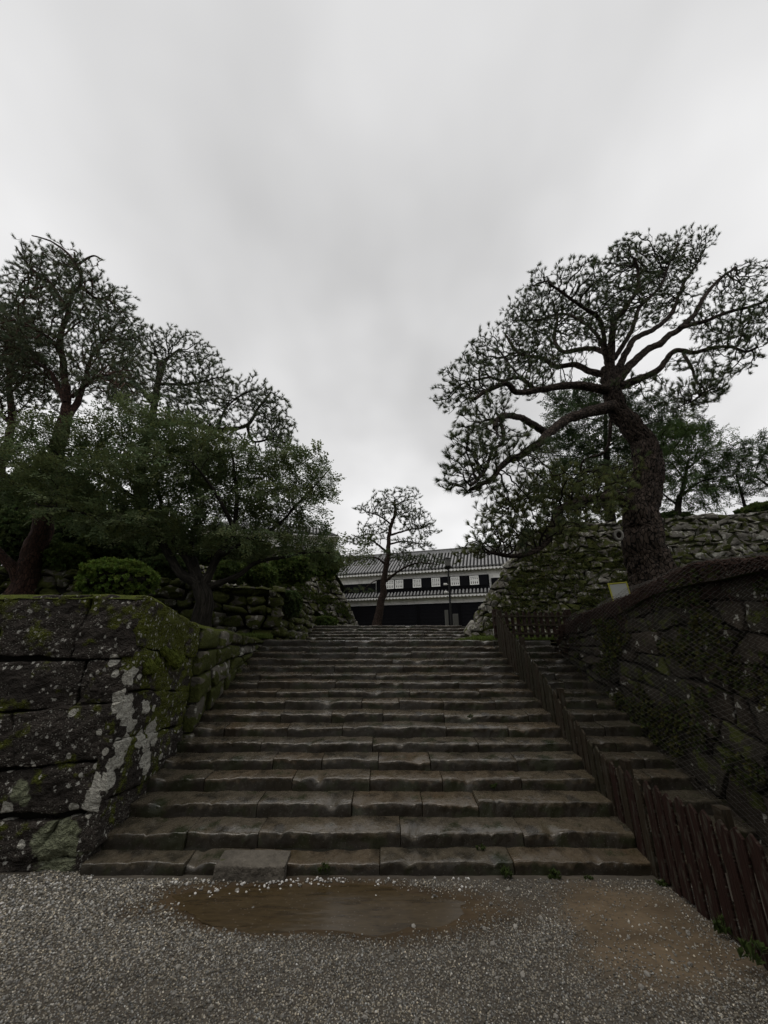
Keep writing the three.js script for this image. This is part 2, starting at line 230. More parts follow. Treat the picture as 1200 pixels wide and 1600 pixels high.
// one worn step stone, its front foot at the origin, along +x; depth runs to -z
function stepStone(w, h, dep, seed, wear = 1) {
  const r = R(seed), ox = r() * 90, nx = Math.max(8, Math.round(w / 0.026)), sag = r.r(0.4, 2.1) * wear, tilt = r.r(-0.006, 0.006), back = r.r(-0.01, 0.01), chip = r() < 0.3 ? r.r(0.1, 0.9) : -9, cw = r.r(0.04, 0.1);
  const prof = [[0, -0.03], [0, h * 0.3], [0, h * 0.62], [0.001, h * 0.88], [0.005, h * 0.965], [0.015, h * 0.995], [0.04, h * 1.002], [0.09, h * 1.005], [dep * 0.55, h + 0.006], [dep * 0.85, h + 0.01], [dep, h + 0.012]];
  const L = [0]; for (let i = 1; i < prof.length; i++) L[i] = L[i - 1] + Math.hypot(prof[i][0] - prof[i - 1][0], prof[i][1] - prof[i - 1][1]);
  const p = [], t = [], ix = [], np = prof.length;
  for (let i = 0; i <= nx + 2; i++) {
    const cap = i === 0 || i === nx + 2, u = i < 2 ? 0 : i > nx ? 1 : i === 2 ? 0.008 / w : i === nx ? 1 - 0.008 / w : (i - 1) / nx, x = u * w, end = Math.min(u, 1 - u) * w, e = Math.exp(-end / 0.007);
    prof.forEach(([zz, yy], k) => {
      const fr = 1 - clamp(zz / 0.22), top = clamp(yy / h);
      let z = -zz - back * fr, y = yy + tilt * (u - 0.5) * top * 2;
      y -= top * fr * (0.011 * sag * (0.75 + fbm(x * 2.4 + ox, seed * 0.7, 1.3, 3)) + 0.02 * sag * Math.max(0, fbm(x * 5 + ox, 3.1 + seed, 2.7, 2)));
      const nz = 0.034 * fbm(x * 3.3 + ox, yy * 6, 5.1, 4); z += zz < 0.05 ? nz + 0.006 * n3(x * 21 + ox, yy * 25, 1.7) : nz * (1 - clamp(zz / dep));
      z += (1 - clamp(zz / 0.05)) * 0.006 * n3(x * 43 + ox, yy * 40, 9.1); y -= top * fr * fr * (0.007 * Math.max(0, n3(x * 31 + ox, 2.2, seed)) + 0.016 * sst(0.32, 0.6, n3(x * 11 + ox, 7.7, seed * 0.3))); y += top * (0.007 * n3(x * 9 + ox, zz * 9, 2.2) + 0.012 * n3(x * 2.3 + ox, zz * 4, 6.2));
      const c = Math.exp(-(((u - chip) * w / cw) ** 2)); z -= c * 0.03 * fr * top; y -= c * 0.03 * fr * top;
      z -= e * 0.0025 * fr; y -= e * 0.0025 * top;
      if (cap) { y = Math.min(y, h * 0.5); z = -dep * 0.5; }
      p.push(cap ? (i === 0 ? 0.002 : w - 0.002) : x + (u < 0.5 ? 1 : -1) * 0.0012 * (end < 0.001 ? 1 : 0), y, z); t.push(x + ox, L[k] - h + 0.12);
    });
  }
  for (let i = 0; i < nx + 2; i++) for (let k = 0; k < np - 1; k++) { const a = i * np + k, b = a + 1, c = a + np, d = c + 1; ix.push(a, c, d, a, d, b); }
  return geoOf(p, t, ix);
}
function flight(root, steps, x0, x1, seed, wMin, wMax, extra, wear = 1, lot = 0) {
  const r = R(seed);
  steps.forEach(([d, top], k) => {
    const below = k ? steps[k - 1][1] : extra, dep = (k < steps.length - 1 ? steps[k + 1][0] - d : 0.42) + 0.08, a = typeof x0 === 'function' ? x0(d) : x0, b = typeof x1 === 'function' ? x1(d) : x1;
    let x = a - r() * 0.12;
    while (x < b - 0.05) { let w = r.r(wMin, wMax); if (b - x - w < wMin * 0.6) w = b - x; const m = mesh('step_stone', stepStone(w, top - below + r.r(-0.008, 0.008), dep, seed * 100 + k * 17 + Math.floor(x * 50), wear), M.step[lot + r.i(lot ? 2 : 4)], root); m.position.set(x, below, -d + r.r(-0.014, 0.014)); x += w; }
  });
}
{
  const t = thing('stone_stairs', 'broad main flight of worn wet stone steps between wall and picket fence', 'stairs');
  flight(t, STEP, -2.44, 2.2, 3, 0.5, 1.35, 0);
  { const b = tag(mesh('step_stone', stepStone(0.57, 0.102, 0.2, 77, 0.5), M.paleStep, t), 'paler squared stone standing proud of the lowest step'); b.position.set(-1.36, 0, -3.775); }
  const core = mesh('stair_core', sheet(1, 40, (i, j) => { const d = 3.95 + j * 8.6; return [-2.6 + i * 6.4, (d < 7.9 ? stairY(d - 0.08) - 0.05 : d < 11 ? 1.85 : 1.88 + (d - 11) * 0.38), -d, i, j]; }), M.core, t);
  const s = thing('side_stairs', 'narrow flight of stone steps between picket fence and netted wall', 'stairs');
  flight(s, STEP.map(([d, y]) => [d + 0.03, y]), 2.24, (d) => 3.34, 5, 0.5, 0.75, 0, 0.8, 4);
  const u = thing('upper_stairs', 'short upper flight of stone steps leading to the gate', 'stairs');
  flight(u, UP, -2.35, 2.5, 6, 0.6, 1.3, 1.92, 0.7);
  const land = mesh('landing', sheet(30, 16, (i, j) => { const x = -2.5 + i * 7.5, z = -8.05 - j * 3.1; return [x, 1.905 + 0.01 * fbm(x * 2, z * 2) + 0.02 * sst(2.2, 2.5, x), z, x, z]; }), M.soil); tag(land, 'earth landing between the two flights', null, null, 'structure');
  const court = mesh('courtyard', sheet(20, 20, (i, j) => { const x = -30 + i * 60, z = -12.7 - j * 50; return [x, 2.475 + 0.02 * fbm(x * 0.5, z * 0.5), z, x, z]; }), M.soil); tag(court, 'courtyard ground before the gate', null, null, 'structure');
}

// ---------------------------------------------------------------- stone walls
// one stone of a wall: quadrilateral [bl, br, tr, tl] in wall coordinates, bulging outwards; map(u, v, out) -> Vector3
function wallStone(q, o, map, seed, n = 5, uvo = null) {
  const r = R(seed), ox = r() * 70, oy = r() * 70, p = [], t = [], ix = [], c = [(q[0][0] + q[1][0] + q[2][0] + q[3][0]) / 4, (q[0][1] + q[1][1] + q[2][1] + q[3][1]) / 4], ts = r.r(-1, 1) * o.tilt, tt = r.r(-1, 1) * o.tilt, lift = r.r(-1, 1) * o.proud, W = n + 5, wu = Math.max(0.05, Math.abs(q[1][0] - q[0][0])), wv = Math.max(0.05, Math.abs(q[3][1] - q[0][1])), eg = o.edge || 0.03, ring = (i, w) => { const e = Math.min(0.3, eg / w), k = i - 1; return k <= 0 ? 0 : k >= n + 2 ? 1 : lerp(e, 1 - e, (k - 1) / n); };
  for (let j = 0; j < W; j++) for (let i = 0; i < W; i++) {
    const rim = i === 0 || j === 0 || i === W - 1 || j === W - 1;
    let a = ring(i, wu), b = ring(j, wv), s = a * 2 - 1, w = b * 2 - 1;
    const k = 1 - o.round * (s * s * w * w); // corners drawn in
    let u = lerp(lerp(q[0][0], q[1][0], a), lerp(q[3][0], q[2][0], a), b), v = lerp(lerp(q[0][1], q[1][1], a), lerp(q[3][1], q[2][1], a), b);
    u = c[0] + (u - c[0]) * k; v = c[1] + (v - c[1]) * k;
    const m = Math.max(Math.abs(s), Math.abs(w)), e = Math.pow(m, o.pow);
    u += o.rough * 0.9 * n3(u * 5 + ox, v * 5, oy); v += o.rough * 0.9 * n3(u * 5 + oy, v * 5, ox);
    let out = o.bulge * (1 - e) + lift + ts * s + tt * w + o.rough * (1.4 * fbm(u * 4 + ox, v * 4 + oy, seed % 50, 4) + 0.5 * n3(u * 16 + ox, v * 16, oy) + 0.3 * n3(u * 37 + ox, v * 37, oy));
    if (rim) out = -o.back; else if (m > 0.999) out -= o.drop ?? o.bulge * 0.35;
    const P = map(u, v, out); p.push(P.x, P.y, P.z); const U = u + (i === 0 ? -o.back : i === W - 1 ? o.back : 0), VV = v + (j === 0 ? -o.back : j === W - 1 ? o.back : 0); t.push(uvo ? U : U + ox, uvo ? VV : VV + oy);
  }
  for (let j = 0; j < W - 1; j++) for (let i = 0; i < W - 1; i++) { const a = j * W + i, b = a + 1, d = a + W, e = d + 1; ix.push(a, b, e, a, e, d); }
  return geoOf(p, t, ix);
}
// irregular courses of quadrilaterals; u0(v), u1(v): ends, bot(u), top(u): lower and upper outline
function courses(o) {
  const r = R(o.seed), rows = o.rows, out = [], n = rows.length, S = o.seed * 1.37;
  const line = (k, u) => k === 0 ? o.bot(u) : k === n ? o.top(u) : lerp(o.bot(u), o.top(u), rows[k]) + (o.slope || 0) * u * Math.sin(Math.PI * rows[k]) + o.jit * (n3(u * o.freq + S, k * 3.7, S) + 0.5 * n3(u * o.freq * 2.7 + S, k * 5.1, 2 * S));
  for (let k = 0; k < n; k++) {
    const vm = o.vmid ? o.vmid(k) : 0, a = o.u0(lerp(o.lo, o.hi, (k + 0.0) / n)), b = o.u1(lerp(o.lo, o.hi, k / n)); let u = a + (o.first ? o.first(k) : -r() * o.wMin), tilt = 0;
    let left = Math.max(u, a);
    while (left < b - 0.02) {
      let w = r.r(o.wMin, o.wMax); if (b - left - w < o.wMin * 0.5) w = b - left; const right = Math.min(b, left + w), t2 = right >= b ? 0 : r.r(-1, 1) * o.lean, g = o.gap * r.r(0.6, 1.5), first = left <= a + 1e-6, last = right >= b - 1e-6;
      const v0 = lerp(o.lo, o.hi, k / n), v1 = lerp(o.lo, o.hi, (k + 1) / n);
      const l0 = first ? o.u0(v0) : left - tilt, l1 = first ? o.u0(v1) : Math.max(left + tilt, o.u0(v1)), r0 = last ? o.u1(v0) : right - t2, r1 = last ? o.u1(v1) : Math.max(right + t2, o.u0(v1));
      if (r1 - l1 > 0.05 || r0 - l0 > 0.05) out.push({ q: [[l0 + g, line(k, l0) + g], [r0 - g, line(k, r0) + g], [r1 - g, line(k + 1, r1) - g], [l1 + g, line(k + 1, l1) - g]], row: k, u: (left + right) / 2, v: (v0 + v1) / 2, seed: o.seed * 1000 + out.length });
      left = right; tilt = t2;
    }
  }
  return out;
}
const split = (n, r, amp) => { const a = [0]; for (let i = 1; i < n; i++) a.push((i + r.r(-amp, amp)) / n); return a; };

// left ashlar block: front face (z = -3.88) and side face along the stairs (x = -2.42)
const onX = (px, py, X) => { const x = (px - 600) / FPX, y = (800 - py) / FPX, k = X / x; return [k * (CP - y * SP), EYE + (y * CP + SP) * k]; };
{
  const lich = [[620, 390, 22], [600, 410, 14], [625, 462, 18], [690, 490, 26], [735, 455, 22], [655, 600, 36], [690, 640, 44], [640, 640, 26], [705, 700, 34], [725, 745, 26], [690, 830, 34], [660, 850, 26], [660, 930, 30], [625, 960, 26], [595, 1055, 38], [545, 1070, 30], [520, 1130, 42], [495, 1180, 38], [540, 1180, 22], [480, 1220, 22], [600, 895, 12], [512, 965, 12], [555, 945, 12], [540, 780, 12], [390, 675, 14], [372, 910, 11], [380, 1200, 20], [35, 985, 12], [180, 970, 10], [15, 1205, 26], [110, 1390, 16], [530, 452, 9], [800, 640, 26], [840, 650, 14], [830, 770, 40], [845, 810, 34], [770, 820, 32], [790, 850, 26], [795, 925, 34], [800, 960, 32], [870, 910, 14], [720, 500, 16], [760, 480, 12]];
  const green = [[300, 1330, 70], [230, 1360, 50], [360, 1350, 50], [330, 1440, 85], [260, 1480, 60], [400, 1420, 50], [100, 1100, 40], [130, 1150, 25]];
  const N = tileNoise(111), toF = ([zx, zy, r]) => { const p = at(zx / 3.477, 920 + zy / 3.477, 3.88); return [p.x, p.y, 1.2 * r / 3.477 * metres(920 + zy / 3.477, 3.88)]; };
  const toS = ([zx, zy, r]) => { const [d, y] = onX(zx / 3.477, 920 + zy / 3.477, -2.42); return [d, y, r / 3.477 * metres(920 + zy / 3.477, 3.88) * 1.3]; };
  const near = (L, x, y, kx = 1) => { let m = 9; for (const [a, b, r] of L) { const d = Math.hypot((x - a) * kx, y - b) / r; if (d < m) m = d; } return m; };
  const face = (L, G, moss, x, y, u, v) => {
    const a = N.fb(u, v, 9, 5), b = N.fb(u, v, 120, 3), g = N.n(u, v, 500), c = N.cell(u, v, 150, 110), c2 = N.cell(u + 0.3, v + 0.1, 60, 44), f = N.fb(u + 0.4, v, 16, 5);
    const k = (0.45 + 0.9 * a) * (0.6 + 0.8 * b); let p = [0.04 * k, 0.034 * k, 0.029 * k], h = 0.45 * b + 0.35 * a + 0.2 * g; // dark pitted rock
    const mk = sst(0.66, 0.78, f + moss(x, y)); p = mix3(p, [0.05 + 0.042 * g, 0.058 + 0.044 * g, 0.013].map((e) => e * (0.45 + b)), mk); h += mk * 0.15 * g;
    if (c[0] + 0.5 * (b - 0.5) < 0.26 * c[2] && c[2] > 0.4 && a > 0.44) p = mix3(p, [0.22, 0.215, 0.185], 0.75);
    if (c2[0] + 0.55 * (b - 0.5) + 0.3 * (g - 0.5) < 0.3 * (c2[2] - 0.55) / 0.45 && c2[2] > 0.77) p = mix3(p, [0.38, 0.375, 0.34], 0.9);
    const wob = 0.75 * (N.fb(u, v, 60, 3) - 0.5) + 0.5 * (N.fb(u, v, 22, 3) - 0.5), gk = sst(1.15, 0.85, near(G, x, y) + wob); p = mix3(p, [0.18, 0.195, 0.125].map((e) => e * (0.4 + 1.1 * b)), gk * 0.85);
    const lk = sst(1.2, 1.08, near(L, x, y) + wob * 1.1); p = mix3(p, [0.42, 0.41, 0.36].map((e) => e * (0.55 + 0.85 * b)), lk); h += 0.15 * lk;
    return [...p, h];
  };
  const LF = lich.map(toF), GF = green.map(toF), LS = lich.map(toS);
  const F = tex(1280, 896, 3.2, 2.4, (u, v) => { const x = -5.4 + u * 3.2, y = v * 2.4; return face(LF, GF, (X, Y) => 0.2 * sst(1.35, 2.2, Y) * (X < -2.9 ? 1 : 0.3) + 0.2 * Math.exp(-(((X + 3.75) / 0.3) ** 2) - ((Y - 1.2) / 0.2) ** 2) + 0.16 * Math.exp(-(((Y - 0.2) / 0.2) ** 2)) * (X < -3.2 ? 1 : 0), x, y, u, v); }, true);
  const S = tex(896, 896, 2.4, 2.4, (u, v) => { const x = 3.6 + u * 2.4, y = v * 2.4; return face(LS, [], (X, Y) => 0.24 * sst(1.0, 1.75, Y) + 0.1 + 0.22 * Math.exp(-(((X - 4.75) / 0.35) ** 2) - ((Y - 1.0) / 0.4) ** 2), x, y, u, v); }, true);
  for (const k of ['map', 'bumpMap']) { F[k].offset.set(5.4 / 3.2, 0); S[k].offset.set(-3.6 / 2.4, 0); }
  const mf = mat({ ...F, bumpScale: 0.045, roughness: 0.85 }), ms = mat({ ...S, bumpScale: 0.045, roughness: 0.88 });
  const t = thing('stone_wall', 'dark lichen-spotted wall of huge squared stones left of the lowest steps', 'wall');
  const rows = [0, 0.075, 0.235, 0.43, 0.62, 0.79], O = { bulge: 0.018, back: 0.12, round: 0.012, pow: 3, rough: 0.034, tilt: 0.012, proud: 0.014, edge: 0.01, drop: 0.005 };
  for (const s of courses({ seed: 8, rows, u0: () => -6.4, u1: () => -2.462, lo: 0, hi: 2.25, bot: () => -0.05, top: (u) => 2.24 + 0.012 * n3(u * 3, 1), slope: 0.06, jit: 0.085, freq: 1.1, wMin: 0.7, wMax: 1.9, lean: 0.1, gap: 0.0035 })) mesh('stone', wallStone(s.q, O, (u, v, o) => V(u, v, -3.9 + o), s.seed, 26, true), mf, t);
  const topS = (d) => lerp(2.245, 2.03, sst(3.9, 5.15, d));
  for (const s of courses({ seed: 9, rows, u0: () => 3.89, u1: () => 5.16, lo: 0, hi: 2.2, bot: () => -0.05, top: topS, slope: 0, jit: 0.04, freq: 1.3, wMin: 0.62, wMax: 1.4, lean: 0.08, gap: 0.0035 })) mesh('stone', wallStone(s.q, O, (u, v, o) => V(-2.44 + o, v, -u), s.seed, 24, true), ms, t);
  mesh('moss_top', sheet(60, 24, (i, j) => { const x = -6.4 + i * 3.97, z = -3.88 - j * 1.3; const y = topS(-z) * 1 + 0.012 + 0.018 * fbm(x * 6, z * 6, 1.2, 4) - 0.05 * sst(0.06, 0, Math.min(j * 1.3, (1 - i) * 3.97)); return [x, y, z, x, z]; }), M.moss, t);
  mesh('wall_core', box(3.8, 2.05, 1.1, -4.42, 1.0, -4.55), M.core, t);
  mesh('back_face', wallStone([[-2.46, 0], [-2.9, 0], [-2.9, 2], [-2.46, 2]], O, (u, v, o) => V(u, v, -5.14 - o), 5, 4), M.rubMoss[0], t);
  // cushions of bright moss on the side face
  const r = R(12);
  for (const [px, py, s] of [[232, 1042, 0.075], [246, 1036, 0.05], [268, 1028, 0.085], [276, 1036, 0.06], [258, 1018, 0.05], [240, 1046, 0.05], [284, 1030, 0.05]]) {
    const [d, y] = onX(px, py, -2.40), g = new THREE.IcosahedronGeometry(1, 5), q = g.attributes.position;
    for (let i = 0; i < q.count; i++) { const x = q.getX(i), Y = q.getY(i), z = q.getZ(i), k = 1 + 0.22 * n3(x * 2.3 + s * 90, Y * 2.3, z * 2.3) + 0.1 * n3(x * 9, Y * 9 + s * 50, z * 9) + 0.05 * n3(x * 25, Y * 25, z * 25); q.setXYZ(i, x * k * s * 0.75, Y * k * s * 1.1, z * k * s); }
    g.computeVertexNormals(); const uv = g.attributes.uv; for (let i = 0; i < uv.count; i++) uv.setXY(i, q.getX(i) + q.getY(i) * 0.4, q.getZ(i) + q.getY(i)); const m = mesh('moss_cushion', g, M.moss, t); m.position.set(-2.41, y, -d); m.rotation.y = r() * 3;
  }
}
{ // lower mossy wall piece behind it, set back from the block
  const t = thing('stone_wall', 'short mossy wall of stacked stones beside the middle steps, behind the big block', 'wall');
  const O = { bulge: 0.03, back: 0.12, round: 0.03, pow: 4, rough: 0.03, tilt: 0.02, proud: 0.02, edge: 0.02 }, r = R(31);
  const top = (d) => lerp(2.03, 1.93, sst(5.2, 7.9, d)) + 0.03 * n3(d * 2.1, 4.4);
  const C = courses({ seed: 14, rows: split(5, R(3), 0.15), u0: () => 5.18, u1: () => 7.95, lo: 0.55, hi: 2, bot: (d) => stairY(d) - 0.25, top, slope: 0, jit: 0.05, freq: 1.6, wMin: 0.4, wMax: 0.75, lean: 0.08, gap: 0.012 });
  for (const s of C) mesh('stone', wallStone(s.q, O, (u, v, o) => V(lerp(-2.36, -2.42, (u - 5) / 3) - (v - 1) * 0.03 + o, v, -u), s.seed, 7), r() < 0.6 ? M.rubGreen[r.i(2)] : M.rubMoss[r.i(3)], t);
  mesh('wall_core', sheet(1, 6, (i, j) => { const d = 5.2 + j * 2.75; return [-2.45, i ? top(d) - 0.06 : stairY(d) - 0.3, -d, i, j]; }), M.core, t);
  mesh('moss_top', sheet(16, 50, (i, j) => { const x = -2.42 - i * 0.6, z = -5.15 - j * 2.8; return [x, top(-z) + 0.015 + 0.03 * fbm(x * 5, z * 5, 7.2, 4) - 0.06 * sst(0.1, 0, i), z, x, z]; }), M.moss, t);
}

// generic rubble rampart
function rubble(t, o) {
  const list = courses(o), r = R(o.seed + 5), rest = o.mats.map(() => null).map(() => []);
  list.sort((a, b) => o.rank(a) - o.rank(b));
  list.forEach((s, i) => { const m = o.pick(s, r), g = wallStone(s.q, o.O, o.map, s.seed, o.n || 4); if (i < 300) mesh('stone', g, m, t); else rest[o.mats.indexOf(m)].push(g); });
  rest.forEach((l, k) => { if (l.length) tag(mesh('rubble', merge(l), o.mats[k], t), null, null, null, 'stuff'); });
}
const allRub = [...M.rub, ...M.rubMoss, ...M.rubGreen];
// right rampart: its corner stands beside the upper flight
const RA = 15 * Math.PI / 180, RU = V(Math.cos(RA), 0, Math.sin(RA)), RN = V(-Math.sin(RA), 0, Math.cos(RA)), RC = V(2.12, 1.9, -11.0), RBAT = 0.36, LBAT = 0.66;
const rampY = (v) => RC.y + v, rampF = (u, v, o) => RC.clone().addScaledVector(RU, u).addScaledVector(RN, o - v * RBAT).setY(RC.y + v + o * 0.2);
{
  const t = thing('stone_rampart', 'tall mossy rubble stone rampart rising right of the gate behind the big pine', 'rampart');
  const O = { bulge: 0.02, back: 0.2, round: 0.07, pow: 3, rough: 0.06, tilt: 0.045, proud: 0.04, edge: 0.018 }, H = 3.62, top = (u) => H + 0.09 * n3(u * 1.9, 8.8) + 0.05 * n3(u * 6, 3.3);
  rubble(t, { seed: 40, rows: split(22, R(2), 0.3), u0: (v) => v * LBAT, u1: () => 11.5, lo: 0, hi: H, bot: () => -0.15, top, jit: 0.15, freq: 3, wMin: 0.14, wMax: 0.42, lean: 0.1, gap: 0.006, O, n: 4, map: rampF, mats: allRub, rank: (s) => Math.abs(s.u - 5.5) - s.v * 0.2,
    pick: (s, r) => { const k = s.u < s.v * LBAT + 0.6 ? 0.15 : s.v < 0.55 ? 0.3 : 0.92 - 0.55 * sst(4.6, 6.4, s.u) - 0.3 * sst(2.2, 3.4, s.v) + 0.35 * n3(s.u, s.v, 4); return r() < k ? M.rubMoss[r.i(3)] : M.rub[r.i(3)]; } });
  // left face, running back to the gate
  rubble(t, { seed: 42, rows: split(11, R(4), 0.2), u0: () => 0, u1: () => 19, lo: 0, hi: H, bot: () => -0.15, top, jit: 0.1, freq: 2, wMin: 0.3, wMax: 0.9, lean: 0.08, gap: 0.014, O: { ...O, bulge: 0.07 }, n: 4, mats: allRub, rank: (s) => s.u,
    map: (u, v, o) => { const c = rampF(v * LBAT, v, 0); return V(c.x + u * 0.27 - o * 0.9, c.y + o * 0.3, c.z - u * 0.963 - o * 0.2); }, pick: (s, r) => r() < 0.2 ? M.rubMoss[r.i(3)] : M.rub[r.i(3)] });
  const bk = (u, v, o) => rampF(Math.max(u, v * LBAT), v, o);
  mesh('rampart_core', sheet(20, 6, (i, j) => { const v = -0.2 + j * (H + 0.1), u = Math.max(0, v) * LBAT + 0.1 + i * 11.4, p = rampF(u, v, -0.05); return [p.x, p.y, p.z, u, v]; }), M.mossCore, t);
  mesh('rampart_core', sheet(10, 6, (i, j) => { const v = -0.2 + j * (H + 0.1), c = rampF(Math.max(0, v) * LBAT, v, 0), u = i * 19; return [c.x + u * 0.27 + 0.1, c.y, c.z - u * 0.963, u, v]; }), M.core, t);
  const tp = mesh('rampart_top', sheet(30, 20, (i, j) => { const c = rampF(H * LBAT + i * 12, H - 0.06, -0.05), x = c.x + j * 4.5, z = c.z - j * 16; return [x, c.y + 0.05 * fbm(x, z), z, x, z]; }), M.soil, t);
}
// left rampart behind the maple; its corner slopes down to the gate
const LA = V(-1.0, 2.45, -18);
{
  const t = thing('stone_rampart', 'dark rubble stone rampart left of the gate, half hidden by maple and shrubs', 'rampart'), H = 4.4, lb = 0.53;
  const O = { bulge: 0.03, back: 0.25, round: 0.07, pow: 3, rough: 0.07, edge: 0.02, tilt: 0.04, proud: 0.03 };
  const map = (u, v, o) => V(LA.x - lb * v - u, LA.y + v + o * 0.2, LA.z - v * 0.3 + o);
  rubble(t, { seed: 50, rows: split(15, R(6), 0.22), u0: () => 0, u1: () => 17, lo: 0, hi: H, bot: () => -0.1, top: () => H, jit: 0.1, freq: 2, wMin: 0.28, wMax: 0.75, lean: 0.08, gap: 0.015, O, n: 4, map: (u, v, o) => map(u, v, o), mats: allRub, rank: (s) => s.u, pick: (s, r) => r() < 0.35 ? M.rubMoss[r.i(3)] : M.rub[r.i(2)] });
  rubble(t, { seed: 51, rows: split(11, R(7), 0.2), u0: () => 0, u1: () => 13, lo: 0, hi: H, bot: () => -0.1, top: () => H, jit: 0.1, freq: 2, wMin: 0.35, wMax: 0.9, lean: 0.08, gap: 0.015, O, n: 4, map: (u, v, o) => V(LA.x - lb * v + o - u * 0.1, LA.y + v + o * 0.3, LA.z - v * 0.3 - u), mats: allRub, rank: (s) => s.u, pick: (s, r) => M.rub[r.i(2)] });
  mesh('rampart_core', sheet(1, 1, (i, j) => { const p = map(i * 17, j * (H - 0.05), -0.1); return [p.x, p.y, p.z, i, j]; }), M.core, t);
  mesh('rampart_core', sheet(1, 1, (i, j) => [LA.x - lb * j * H - 0.12 - i * 1.3, LA.y + j * (H - 0.05), LA.z - j * H * 0.3 - i * 13, i, j]), M.core, t);
  mesh('rampart_top', sheet(8, 8, (i, j) => [LA.x - lb * H - i * 17, LA.y + H - 0.05, LA.z - 1.3 - j * 14, i * 17, j * 14]), M.soil, t);
}
// mossy terrace wall of round stones behind the maple, turning back along the upper flight
const TA = V(-7.6, 2.1, -6.9), TB = V(-2.2, 1.85, -8.35);
{
  const t = thing('terrace_wall', 'low terrace wall of round mossy stones behind the maple trunk', 'wall');
  const dir = TB.clone().sub(TA).setY(0), len = dir.length(); dir.normalize(); const nr = V(-dir.z, 0, dir.x);
  const O = { bulge: 0.05, back: 0.15, round: 0.14, pow: 2.6, rough: 0.08, tilt: 0.05, proud: 0.05 };
  rubble(t, { seed: 60, rows: split(6, R(8), 0.2), u0: () => 0, u1: () => len, lo: 0, hi: 1.25, bot: () => -0.1, top: (u) => 1.2 + 0.12 * n3(u * 1.5, 5.5), jit: 0.07, freq: 2.2, wMin: 0.22, wMax: 0.5, lean: 0.06, gap: 0.006, O, n: 5, map: (u, v, o) => TA.clone().addScaledVector(dir, u).addScaledVector(nr, o - v * 0.25).setY(lerp(TA.y, TB.y, u / len) + v), mats: allRub, rank: (s) => -s.u, pick: (s, r) => r() < 0.8 ? M.rubGreen[r.i(2)] : M.rubMoss[r.i(3)] });
  rubble(t, { seed: 61, rows: split(6, R(9), 0.2), u0: () => 0, u1: () => 4.6, lo: 0, hi: 1.25, bot: () => -0.1, top: (u) => 1.15 + 0.1 * n3(u * 1.5, 7.5), jit: 0.07, freq: 2.2, wMin: 0.25, wMax: 0.5, lean: 0.06, gap: 0.01, O, n: 5, map: (u, v, o) => V(TB.x + o - v * 0.18, TB.y + v, TB.z - u), mats: allRub, rank: (s) => s.u, pick: (s, r) => r() < 0.6 ? M.rubGreen[r.i(2)] : M.rubMoss[r.i(3)] });
  mesh('wall_core', sheet(1, 1, (i, j) => { const p = TA.clone().addScaledVector(dir, i * len).addScaledVector(nr, -0.08 - j * 0.28); return [p.x, lerp(TA.y, TB.y, i) - 0.1 + j * 1.25, p.z, i, j]; }), M.core, t);
  mesh('wall_core', sheet(1, 1, (i, j) => [TB.x - 0.1 - j * 0.22, TB.y - 0.1 + j * 1.2, TB.z - i * 4.6, i, j]), M.core, t);
}
{
  const a = mesh('left_terrace', sheet(60, 40, (i, j) => { const z = -5.0 - j * 3.6, xr = -2.5, x = lerp(-30, xr, Math.pow(i, 0.5)); return [x, 2.02 - 0.06 * sst(-2.9, -2.5, x) + 0.1 * j * sst(-3, -5, x) + 0.05 * fbm(x * 2, z * 2, 3.3), z, x, z]; }), M.soil); tag(a, 'mossy ground on the left terrace under the maple', null, null, 'structure');
  const b = mesh('upper_terrace', sheet(60, 40, (i, j) => { const x = lerp(-34, -2.35, Math.pow(i, 0.5)), z = -8.5 - j * 10 + Math.max(0, -2.4 - x) * 0.27 * (1 - j); return [x, 3.0 + 0.55 * j * sst(-2.3, -4, x) + 0.12 * fbm(x * 1.5, z * 1.5, 6.3), z, x, z]; }), M.soil); tag(b, 'planted ground above the terrace wall', null, null, 'structure');
  const c = mesh('right_bank', sheet(50, 40, (i, j) => { const x = 3.36 + i * 14, z = -1.5 - j * 9.8; const wy = lerp(2.5, 2.0, sst(-4.2, -7.6, z)); return [x, wy - 0.12 + 0.35 * sst(3.6, 5.5, x) * sst(-9.5, -6.5, z) - 0.1 * sst(-8, -10, z) + 0.06 * fbm(x * 2, z * 2, 9.3), z, x, z]; }), M.soil); tag(c, 'earth bank behind the netted wall under the big pine', null, null, 'structure');
}
